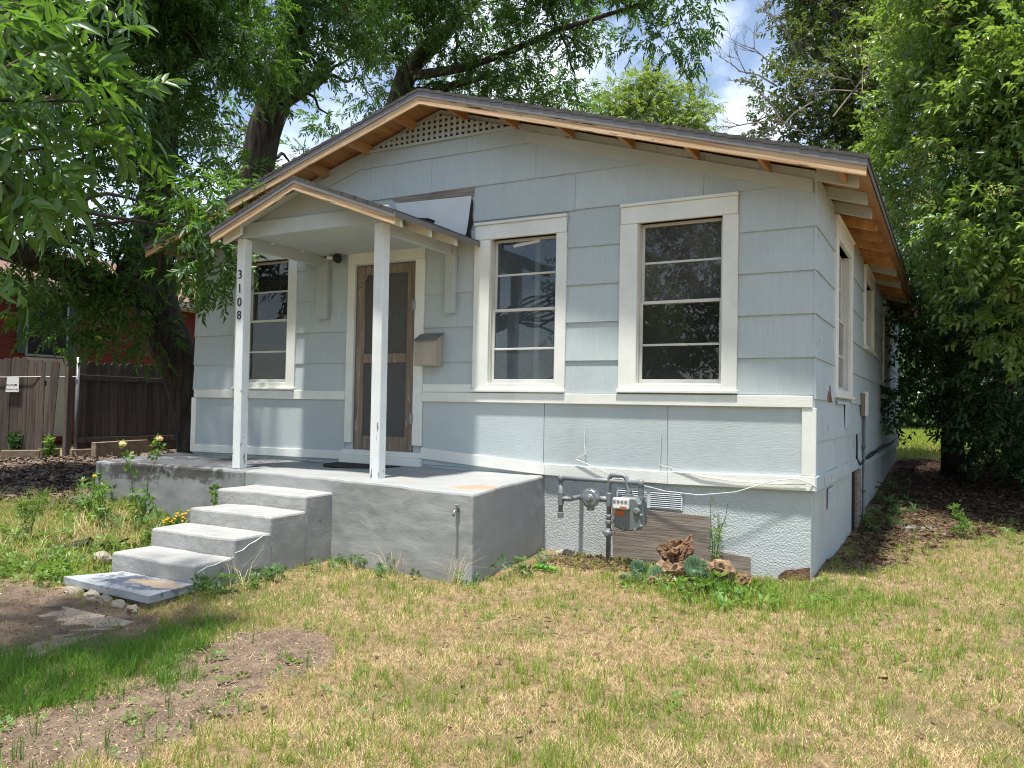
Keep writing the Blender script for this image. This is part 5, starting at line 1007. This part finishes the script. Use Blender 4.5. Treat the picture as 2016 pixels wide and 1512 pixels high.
timber(at(188, 902, 12.9)[:2], at(318, 895, 14.6)[:2], .26, zt + .05, 'long pale landscape timber along the fence beyond the porch corner')
nh = root('neighbour_house', 'dark red neighbouring house with brown shingle roof behind the fence', 'house'); NX = -14.6
MB().box(NX - 6, NX - .02, -6, 9.2, .1, 3.55).obj('wall', 'red_siding', nh)
z = .5
while z < 3.5: MB().prism([(-6, z), (9.2, z), (9.2, min(z + .205, 3.54)), (-6, min(z + .205, 3.54))], lambda q, r: (NX + .015 - .012 * (r - z) / .2, q, r), lambda q, r: (NX - .019, q, r)).obj('siding_board', 'red_siding', nh); z += .2
nr = MB().prism([(NX + .45, 3.48), (NX - 3.2, 4.75), (NX - 6.5, 3.5), (NX - 6.5, 3.56), (NX - 3.2, 4.86), (NX + .47, 3.58)], lambda q, r: (q, -6.4, r), lambda q, r: (q, 9.6, r)).obj('roof', 'red_shingle', nh)
MB().box(NX + .451, NX + .50, -6.4, 9.6, 3.46, 3.56).obj('gutter', 'gutter', nr)
MB().box(NX - .0, NX + .44, -6.3, 9.5, 3.42, 3.45).obj('soffit', 'gutter', nr)
MB().tube([(NX - 1.4, 7.4, 4.1), (NX - 1.4, 7.4, 4.55)], .07, 10).obj('roof_pipe', 'drip_metal', nr)
nw = MB().box(NX + .012, NX + .045, 1.86, 2.02, 2.2, 3.4).obj('window', 'green_trim', nh)
MB().box(NX + .012, NX + .045, 2.86, 3.02, 2.2, 3.4).obj('window_trim', 'green_trim', nw)
MB().box(NX + .02, NX + .04, 2.022, 2.858, 2.16, 2.20).box(NX + .02, NX + .04, 2.022, 2.06, 2.2, 3.3).box(NX + .02, NX + .04, 2.82, 2.858, 2.2, 3.3).obj('window_frame', 'aluminium', nw)
MB().box(NX + .014, NX + .022, 2.06, 2.82, 2.2, 3.3).obj('pane', 'screen_dark' if 'screen_dark' in MATS else 'black_plastic', nw)
MB().box(NX + .016, NX + .03, 2.03, 2.86, .6, 2.14).obj('lower_panel', 'beige_siding', nh)
MB().box(NX + .012, NX + .045, 5.0, 5.16, .4, 3.4).obj('corner_trim', 'green_trim', nh)

# ------------------------------------------------------------------ lawn, weeds and litter
def scatter(n, x0, x1, y0, y1): return rng.uniform(x0, x1, n), rng.uniform(y0, y1, n)
def keep_lawn(x, y): return ~(inpoly(x, y, FOOT) | inpoly(x, y, PORCH))
def near_view(x, y, pad_=.35):
    """the stretch of lawn the viewer stands before"""
    dx, dy = x - CAM[0], y - CAM[1]; d = dx * FWD[0] + dy * FWD[1]; s = dx * RIGHT[0] + dy * RIGHT[1]
    return (d > 2.0) & (np.abs(s) < d * .66 + pad_)
def blades(name, x, y, h, wd, lean, mat, label, cat='grass', dirs=None, flat=False):
    M = len(x); z = g(x, y) - .004; a = rng.uniform(0, 2 * math.pi, M) if dirs is None else dirs; b = rng.uniform(0, 2 * math.pi, M)
    ca, sa = np.cos(a), np.sin(a); cb, sb = np.cos(b) * wd / 2, np.sin(b) * wd / 2
    base = np.stack([x, y, z], -1); l1 = lean * .35; mid = base + np.stack([ca * h * l1, sa * h * l1, h * .58 * np.sqrt(np.clip(1 - lean * lean * .3, .05, 1))], -1)
    tip = base + np.stack([ca * h * lean, sa * h * lean, h * np.sqrt(np.clip(1 - lean * lean * .85, .02, 1))], -1); sd_ = np.stack([cb, sb, np.zeros(M)], -1)
    if flat:
        V = np.stack([base - sd_, base + sd_, tip], 1); F = np.array([[0, 1, 2]])
    else:
        V = np.stack([base - sd_, base + sd_, mid + sd_ * .75, mid - sd_ * .75, tip], 1); F = np.array([[0, 1, 2], [0, 2, 3], [3, 2, 4]])
    k = V.shape[1]; Fs = (F[None] + (np.arange(M) * k)[:, None, None]).reshape(-1, 3)
    return tag(quadmesh(name, V.reshape(-1, 3), Fs, mat), label, cat, None, 'stuff')
def dens(x, y, near, far): # thinner away from the viewer
    d = np.hypot(x - CAM[0], y - CAM[1]); return np.clip(near * (3.2 / np.maximum(d, 3.2)) ** 1.25, far, near)
def clumped(n, k, sig, x0, x1, y0, y1):
    """n tuft centres with about k blades each"""
    cx, cy2 = scatter(n, x0, x1, y0, y1); i = np.repeat(np.arange(n), rng.poisson(k, n) + 1); return cx[i] + rng.normal(0, sig, len(i)), cy2[i] + rng.normal(0, sig, len(i)), cx[i], cy2[i], rng.uniform(.6, 1.3, n)[i]
def regions(x, y):
    return soft_in(x, y, DIRT, .16) | soft_in(x, y, DIRT2, .16), soft_in(x, y, SIDE, .35), soft_in(x, y, LUSH, .22), soft_in(x, y, MULCH, .3)
U = lambda a_, b_, n: rng.uniform(a_, b_, n)
x, y = scatter(2450000, -6.5, 4.2, -5.6, 4.4); k = near_view(x, y); x, y = x[k], y[k]; k = keep_lawn(x, y) & (U(0, 1, len(x)) < dens(x, y, 1, .22)); x, y = x[k], y[k]
soil, sidey, lush, mul = regions(x, y); pn = pnoise(x, y, 5.5, 21) + .5 * pnoise(x, y, 17, 23)
pr = np.clip(.66 + 1.0 * pn, .05, 1); pr = np.where(soil, .06, pr); pr = np.where(lush, .25, pr); pr = np.where(sidey, .04, pr); pr = np.where((x < -4.7) & (y > -3.3), pr * .5, pr)
k = U(0, 1, len(x)) < pr; x, y = x[k], y[k]; n_ = len(x)
blades('dry_grass', x, y, U(.015, .050, n_) * (1 + .3 * pnoise(x, y, 9, 2)), U(.0022, .0044, n_), U(.55, 1.08, n_), 'grass_straw', 'dry straw coloured grass over most of the front lawn', flat=True)
x, y, cx, cyy, hs = clumped(70000, 6, .016, -7.2, 4.2, -5.6, 4.6); k = near_view(x, y); x, y, cx, cyy, hs = x[k], y[k], cx[k], cyy[k], hs[k]
gn_ = pnoise(cx, cyy, 2.2, 2) + .7 * pnoise(cx, cyy, 6.5, 6); soil, sidey, lush, mul = regions(cx, cyy); h_ = np.modf(np.sin(cx * 127.1 + cyy * 311.7) * 43758.5)[0]; h_ = np.abs(h_)
pr = np.clip(.62 + .85 * gn_ + .30 * smooth(-2.6, -.8, cyy) + .55 * smooth(-2.9, -3.9, cx), .10, 1.0) * dens(cx, cyy, 1, .4); pr = np.where(soil, .012, pr); pr = np.where(sidey, .13 * (gn_ > -.1), pr); pr = np.where(mul, .03, pr)
k = keep_lawn(x, y) & (h_ < pr); x, y, hs = x[k], y[k], hs[k]; n_ = len(x)
blades('green_grass', x, y, U(.03, .085, n_) * hs, U(.0026, .0046, n_), U(.1, .8, n_), 'grass_green', 'fresh green tufts scattered through the front lawn')
x, y, cx, cyy, hs = clumped(5200, 6, .02, -4.2, -1.9, -5.6, -3.1); k = soft_in(cx, cyy, LUSH, .24) & near_view(x, y) & keep_lawn(x, y) & (pnoise(cx, cyy, 6, 31) > -.45); x, y, hs = x[k], y[k], hs[k]; n_ = len(x)
blades('lush_grass', x, y, U(.04, .13, n_) * hs, U(.0028, .005, n_), U(.1, .95, n_), 'grass_lush', 'long lush green grass beside the sandy walk at lower left')
x, y, cx, cyy, hs = clumped(5200, 7, .03, -10, -4.3, -4.8, 1); k = soft_in(cx, cyy, [(-7.5, -1.8), (-4.7, -1.5), (-4.62, -3.3), (-5.2, -3.5), (-6.2, -4.3), (-9, -3.2)], .35) & ~inpoly(x, y, PORCH) & (pnoise(cx, cyy, 4, 41) > -.35); x, y, hs = x[k], y[k], hs[k]; n_ = len(x)
blades('side_grass', x, y, U(.05, .20, n_) * hs, U(.003, .0055, n_), U(.2, 1.02, n_), 'grass_green', 'unkempt grass in the bed left of the steps')
x, y, cx, cyy, hs = clumped(700, 7, .03, -8, -4.3, -4.0, -1.4); k = soft_in(cx, cyy, [(-7.0, -1.8), (-4.9, -1.6), (-4.8, -3.2), (-6.2, -3.6)], .35) & ~inpoly(x, y, PORCH); x, y, hs = x[k], y[k], hs[k]; n_ = len(x)
blades('dry_stalks', x, y, U(.10, .28, n_) * hs, U(.003, .005, n_), U(.4, 1.05, n_), 'grass_straw', 'bent dry stalks among the weeds left of the steps')
x, y, cx, cyy, hs = clumped(900, 6, .02, -1.4, .9, -1.6, .1); k = soft_in(cx, cyy, [(-1.3, -1.15), (-.5, -1.55), (.5, -1.0), (.9, -.4), (.2, -.05), (-.5, -.4), (-1.2, -.7)], .2) & keep_lawn(x, y); x, y, hs = x[k], y[k], hs[k]; n_ = len(x)
blades('green_grass', x, y, U(.05, .14, n_) * hs, U(.003, .005, n_), U(.1, .85, n_), 'grass_green', 'taller green grass round the stump and house corner')
x, y = scatter(26000, -1, 6, 11.5, 27); n_ = len(x)
blades('back_lawn_grass', x, y, U(.06, .16, n_), U(.012, .022, n_), U(.1, .8, n_), 'grass_green', 'sunlit grass of the back garden seen past the side wall')
x, y, cx, cyy, hs = clumped(70, 4, .008, -2.9, -1.7, -5.2, -3.2); k = soft_in(cx, cyy, DIRT); x, y, hs = x[k], y[k], hs[k]; n_ = len(x)
blades('sparse_blades', x, y, U(.05, .13, n_) * hs, U(.003, .004, n_), U(.05, .4, n_), 'grass_lush', 'single thin grass shoots standing in the bare earth patch')
WEED, WEEDL = broad_sprig(7, .05, .03), broad_sprig(9, .075, .026, .7, .5)
def weeds(name, poly, n, mat, T, sc, hz, label, patch=0.5, ps=5.0):
    xs2 = [p_[0] for p_ in poly]; ys2 = [p_[1] for p_ in poly]; x, y = scatter(n * 4, min(xs2) - .2, max(xs2) + .2, min(ys2) - .2, max(ys2) + .2); k = soft_in(x, y, poly, .22) & ~inpoly(x, y, PORCH) & ~inpoly(x, y, FOOT)
    pn = pnoise(x, y, ps, 4) + .6 * pnoise(x, y, ps * 2.7, 8); k &= pn + rng.normal(0, .18, len(x)) > patch - .5; x, y, pn = x[k][:n], y[k][:n], pn[k][:n]
    hh = np.clip(.55 + 1.1 * (pn - patch + .5), .25, 1.5); P = np.stack([x, y, g(x, y) + rng.uniform(0, 1, len(x)) ** 1.3 * hz * hh], -1); D = rng.normal(0, .55, (len(x), 3)) + (0, 0, .8)
    return tag(stamp(name, T, P, D, rng.uniform(sc[0], sc[1], len(x)) * rng.choice([.6, 1, 1, 1.35], len(x)), mat, None), label, 'weeds', None, 'stuff')
weeds('ground_weeds', [(-3.75, -3.35), (-3.62, -3.4), (-3.42, -2.6), (-3.5, -1.7), (-2.6, -1.66), (-2.1, -1.80), (-2.0, -1.6), (-2.25, -1.55), (-3.7, -1.4), (-3.72, -2.5)], 800, 'weed_leaf_dark', WEED, (.5, 1.0), .12, 'low leafy weeds along the foot of the steps and porch')
weeds('ground_weeds', [(-4.6, -1.3), (-6.6, -1.5), (-6.6, -2.0), (-6.0, -2.9), (-4.6, -3.0)], 620, 'weed_leaf', WEED, (.6, 1.05), .13, 'dense green weeds filling the corner left of the steps', .6)
weeds('ground_weeds', [(-4.6, -1.3), (-7.0, -1.5), (-7.0, -2.0), (-5.6, -2.2), (-4.6, -2.3)], 150, 'weed_leaf_dark', WEEDL, (.7, 1.2), .20, 'dark narrow leaved weeds against the left porch slab', .6, 3.5)
weeds('ground_weeds', [(-4.6, -3.0), (-4.6, -3.4), (-5.0, -3.5), (-6.4, -3.0), (-6.0, -2.7)], 650, 'weed_leaf', WEED, (.5, 1.0), .10, 'bright low weeds around the left end of the bottom slab')
weeds('ground_weeds', [(-1.3, -1.15), (-.5, -1.45), (-.05, -1.3), (-.1, -.75), (-.5, -.5), (-1.2, -.75)], 300, 'weed_leaf', WEEDL, (.5, .95), .12, 'green weeds growing round the fallen stump', .6, 7)
weeds('ground_weeds', [(-.5, -.9), (.1, -.85), (.5, -.4), (.1, -.02), (-.6, -.1)], 330, 'weed_leaf', WEED, (.35, .65), .03, 'bright clover like weeds at the right corner of the house')
weeds('ground_weeds', [(-2.0, -.7), (-2.2, -.9), (-2.30, -1.6), (-1.95, -1.2)], 60, 'weed_leaf_dark', WEED, (.6, 1.1), .16, 'dark weed clump against the right side of the porch', .3)
weeds('ground_weeds', [(.05, 2.9), (.45, 3.4), (.5, 4.8), (.3, 6.5), (.05, 6.5)], 70, 'weed_leaf_dark', WEEDL, (.6, 1.1), .14, 'weeds along the foot of the shaded side wall')
weeds('ground_weeds', [(-2.5, -5.2), (-1.9, -4.4), (1.0, -3.0), (2.5, -1.5), (2.5, .4), (-1.0, -1.6), (-2.6, -2.2)], 1300, 'weed_leaf', WEED, (.22, .5), .02, 'small broadleaf weeds dotted through the dry lawn', .85, 3.2)
weeds('ground_weeds', [(-2.75, -5.3), (-2.5, -4.0), (-2.0, -3.5), (-1.75, -4.6)], 36, 'weed_leaf', WEED, (.4, .9), .04, 'seedlings coming up in the bare earth patch', .2)
weeds('ground_weeds', [(.7, 2.3), (1.2, 2.2), (2.2, 3.2), (1.5, 4.4), (.9, 3.4)], 45, 'weed_leaf', WEEDL, (.5, 1.0), .07, 'young green seedlings in the leaf litter of the side yard', .6)
CHIP = (np.array([(0, -.5, 0), (1, -.35, .08), (1, .35, 0), (0, .5, .1)]), np.array([(0, 1, 2), (0, 2, 3)]))
def litter(name, poly, n, mat, s0, s1, asp, label, cat='leaf litter', wob=.3):
    xs2 = [p_[0] for p_ in poly]; ys2 = [p_[1] for p_ in poly]; x, y = scatter(n * 3, min(xs2), max(xs2), min(ys2), max(ys2)); k = soft_in(x, y, poly, wob) & ~inpoly(x, y, PORCH) & ~inpoly(x, y, FOOT); x, y = x[k][:n], y[k][:n]
    T = (CHIP[0] * (1, asp, .5), CHIP[1]); P = np.stack([x, y, g(x, y) + rng.uniform(.003, .03, len(x))], -1); D = rng.normal(0, 1, (len(x), 3)) * (1, 1, .22)
    return tag(stamp(name, T, P, D, rng.uniform(s0, s1, len(x)), mat, None, .35), label, cat, None, 'stuff')
litter('leaf_litter', SIDE, 30000, 'dead_leaf', .025, .07, .45, 'brown fallen leaves covering the shaded side yard')
litter('mulch', MULCH, 30000, 'mulch_chip', .03, .10, .32, 'brown bark mulch left of the porch', 'mulch')
litter('leaf_litter', [(-2.3, -.05), (-.2, -.05), (-.3, -.45), (-1.2, -.62), (-2.2, -.75)], 1600, 'dead_leaf', .02, .05, .5, 'dry brown leaf scraps along the foot of the stucco', wob=.1)
litter('leaf_litter', [(-5.2, -4.6), (-4.8, -3.4), (-3.5, -3.42), (-2.9, -3.8), (-3.3, -4.8)], 500, 'dead_leaf', .008, .026, .4, 'scraps of dead leaf on the sandy walk', wob=.1)
litter('soil_crumbs', DIRT, 2600, 'soil_crumb', .003, .011, .8, 'loose crumbs of earth over the bare patch', 'soil', wob=.2)
litter('soil_crumbs', DIRT2, 2400, 'soil_crumb', .003, .011, .8, 'loose crumbs of earth round the sandy walk', 'soil', wob=.2)
litter('leaf_litter', [(-2.2, -5.0), (-1.0, -4.2), (2.5, -1.8), (2.8, 2.8), (.6, .8), (-2.0, -1.8)], 420, 'dead_leaf', .012, .045, .5, 'dead leaves dropped here and there on the lawn')
litter('leaf_litter', DIRT, 1500, 'grass_straw', .006, .018, .22, 'dry leaf and straw bits on the bare earth patch', wob=.1)
litter('straw_scraps', [(-4.25, -3.22), (-3.72, -3.25), (-3.75, -3.0), (-4.2, -3.0)], 1, 'grass_straw', .02, .05, .1, 'straw', wob=0) if False else None
# individual plants
def flower_plant(name, label, c, h, stems, Tl, lmat, fl, fmat, fr=.02, lsc=(.6, 1.0), nl=6, cat='plant'):
    t = root(name, label, cat); z = gz(c[0], c[1]); tops = []; P = []; D = []
    for k in range(stems):
        tp = (c[0] + random.uniform(-.5, .5) * h * .45, c[1] + random.uniform(-.5, .5) * h * .45, z + h * random.uniform(.7, 1.0)); pth = bend((c[0] + random.uniform(-.03, .03), c[1] + random.uniform(-.03, .03), z - .03), tp, .02, 6, .03)
        MB().tube(pth, [.006, .005, .005, .004, .003, .002], 5).obj('stem', 'weed_stem', t); tops.append(pth[-1])
        for j in range(nl):
            q = pth[1].lerp(pth[-1], random.uniform(0, 1)); P.append(q); D.append((random.uniform(-1, 1), random.uniform(-1, 1), random.uniform(-.1, .8)))
    P = np.array([tuple(p_) for p_ in P]); D = np.array(D)
    tag(stamp('leaves', Tl, P, D, rng.uniform(lsc[0], lsc[1], len(P)), lmat, t), kind='stuff')
    for k in range(fl):
        q = tops[k % len(tops)] + Vector((random.uniform(-.06, .06), random.uniform(-.06, .06), random.uniform(-.02, .03))) * (0 if k < len(tops) else 1); f = MB()
        for a in range(9):
            an = a * 2.4; rr = fr * (.5 + .5 * (a % 3) / 2); f.lathe((q.x + rr * .6 * math.cos(an), q.y + rr * .6 * math.sin(an), q.z + rr * .4 * (1 - a % 3)), (math.cos(an), math.sin(an), 1), [(-rr * .5, rr * .2), (0, rr * .6), (rr * .5, rr * .25)], 6)
        f.obj('bloom', fmat, t)
    return t
pmat('weed_stem', (.10, .16, .05), .7, var=.1)
flower_plant('rose_bush', 'tall thin rose with two faded pale blooms in front of the left porch slab', (-5.62, -1.95), .88, 2, broad_sprig(7, .05, .03, .9, .3), 'weed_leaf', 2, 'petal_pale', .035, (.8, 1.3), 13)
flower_plant('leafy_shoot', 'upright leafy green shoot against the porch beside the left post', (-5.02, -1.62), .52, 2, broad_sprig(7, .055, .035, .9, .3), 'weed_leaf', 0, 'petal_pale', .03, (.8, 1.2), 10)
flower_plant('yellow_flowers', 'low plant with small yellow flowers left of the third step', (-4.95, -2.1), .34, 8, broad_sprig(6, .04, .02, .9, .3), 'weed_leaf_dark', 22, 'petal_yellow', .013, (.7, 1.1), 8)
flower_plant('tall_weed', 'tall narrow leaved weed standing left of the steps', (-6.0, -2.75), .42, 2, broad_sprig(12, .075, .014, 1.0, .35), 'weed_leaf', 0, 'petal_pale', .02, (.8, 1.2), 12)
flower_plant('coneflower', 'single yellow coneflower in front of the dark porch slab', (-6.35, -1.95), .52, 2, broad_sprig(5, .05, .02, .9, .4), 'weed_leaf_dark', 1, 'petal_yellow', .022, (.6, .9), 4)
flower_plant('broadleaf_weed', 'broad yellowing leaves of a weed beside the mulch', (-7.0, -2.6), .34, 3, broad_sprig(6, .11, .05, .8, .5), 'weed_leaf', 0, 'petal_pale', .02, (.8, 1.2), 4)
flower_plant('rose_cane', 'loose leafy canes in the middle of the left bed', (-6.0, -2.1), .45, 4, broad_sprig(7, .05, .03, .9, .3), 'weed_leaf', 0, 'petal_pale', .02, (.8, 1.2), 7)
flower_plant('climbing_weed', 'thin climbing weed on the stucco right of the plank patch', (-.78, -.10), .62, 3, broad_sprig(7, .045, .016, 1.0, .3), 'weed_leaf', 0, 'petal_pale', .02, (.6, 1.0), 9)
flower_plant('sapling', 'young green sapling in the leaf litter of the side yard', (1.05, 3.05), .40, 3, broad_sprig(7, .08, .035, .8, .4), 'weed_leaf', 0, 'petal_pale', .02, (.7, 1.1), 5)
flower_plant('sapling', 'pale leaved weed among stones in the bed below the gate', tuple(at(100, 890, 12.5)[:2]), .35, 5, broad_sprig(7, .07, .03, .8, .4), 'weed_leaf', 0, 'petal_pale', .02, (.9, 1.5), 6)
flower_plant('sapling', 'grey green leafy plant in the bed at the far left', tuple(at(30, 885, 12.8)[:2]), .38, 7, broad_sprig(7, .08, .03, .8, .4), 'shade_leaf', 0, 'petal_pale', .02, (.9, 1.5), 8)
lf = root('landscape_fabric', 'torn black landscape fabric curling out of the grass left of the steps', 'fabric'); V = []
for i in range(14):
    for j in range(5):
        q = on(95 + i * 8.2, 1086 + 5 * math.sin(i * .9), 2, gz(-5.2, -2.95) + .03); V.append((q[0] + j * .03, q[1] + j * .045, gz(q[0], q[1]) + .02 + .06 * math.sin(i * .55) ** 2 * (j / 4) + .03 * math.sin(i * 1.3 + j)))
MB().add(V, [(i * 5 + j, i * 5 + j + 1, (i + 1) * 5 + j + 1, (i + 1) * 5 + j) for i in range(13) for j in range(4)]).obj('sheet', 'black_sheet', lf, smooth=True)
tag(rock('stone', 'stone', (-5.05, -2.72, gz(-5.05, -2.72) + .04), (.09, .07, .06), amp=.3, seed=21), 'rounded grey stone among the weeds left of the steps', 'stone')
# tufts of tall seed grass against the porch
def tuft(label, c, n, h):
    x = c[0] + rng.normal(0, .035, n); y = c[1] + rng.normal(0, .03, n)
    o = blades('grass_tuft', x, y, rng.uniform(h * .6, h, n), rng.uniform(.003, .004, n), rng.uniform(.25, .95, n), 'grass_straw', label, 'grass tuft'); del o['kind']; o['group'] = 'tall dry tufts by the porch'
tuft('tall dry grass tuft at the front right corner of the porch', (-2.28, -1.78), 26, .42); tuft('tall dry grass tuft against the middle of the porch front', (-2.95, -1.66), 16, .36); tuft('tall dry grass tuft beside the lower steps', (-3.5, -2.7), 16, .34)
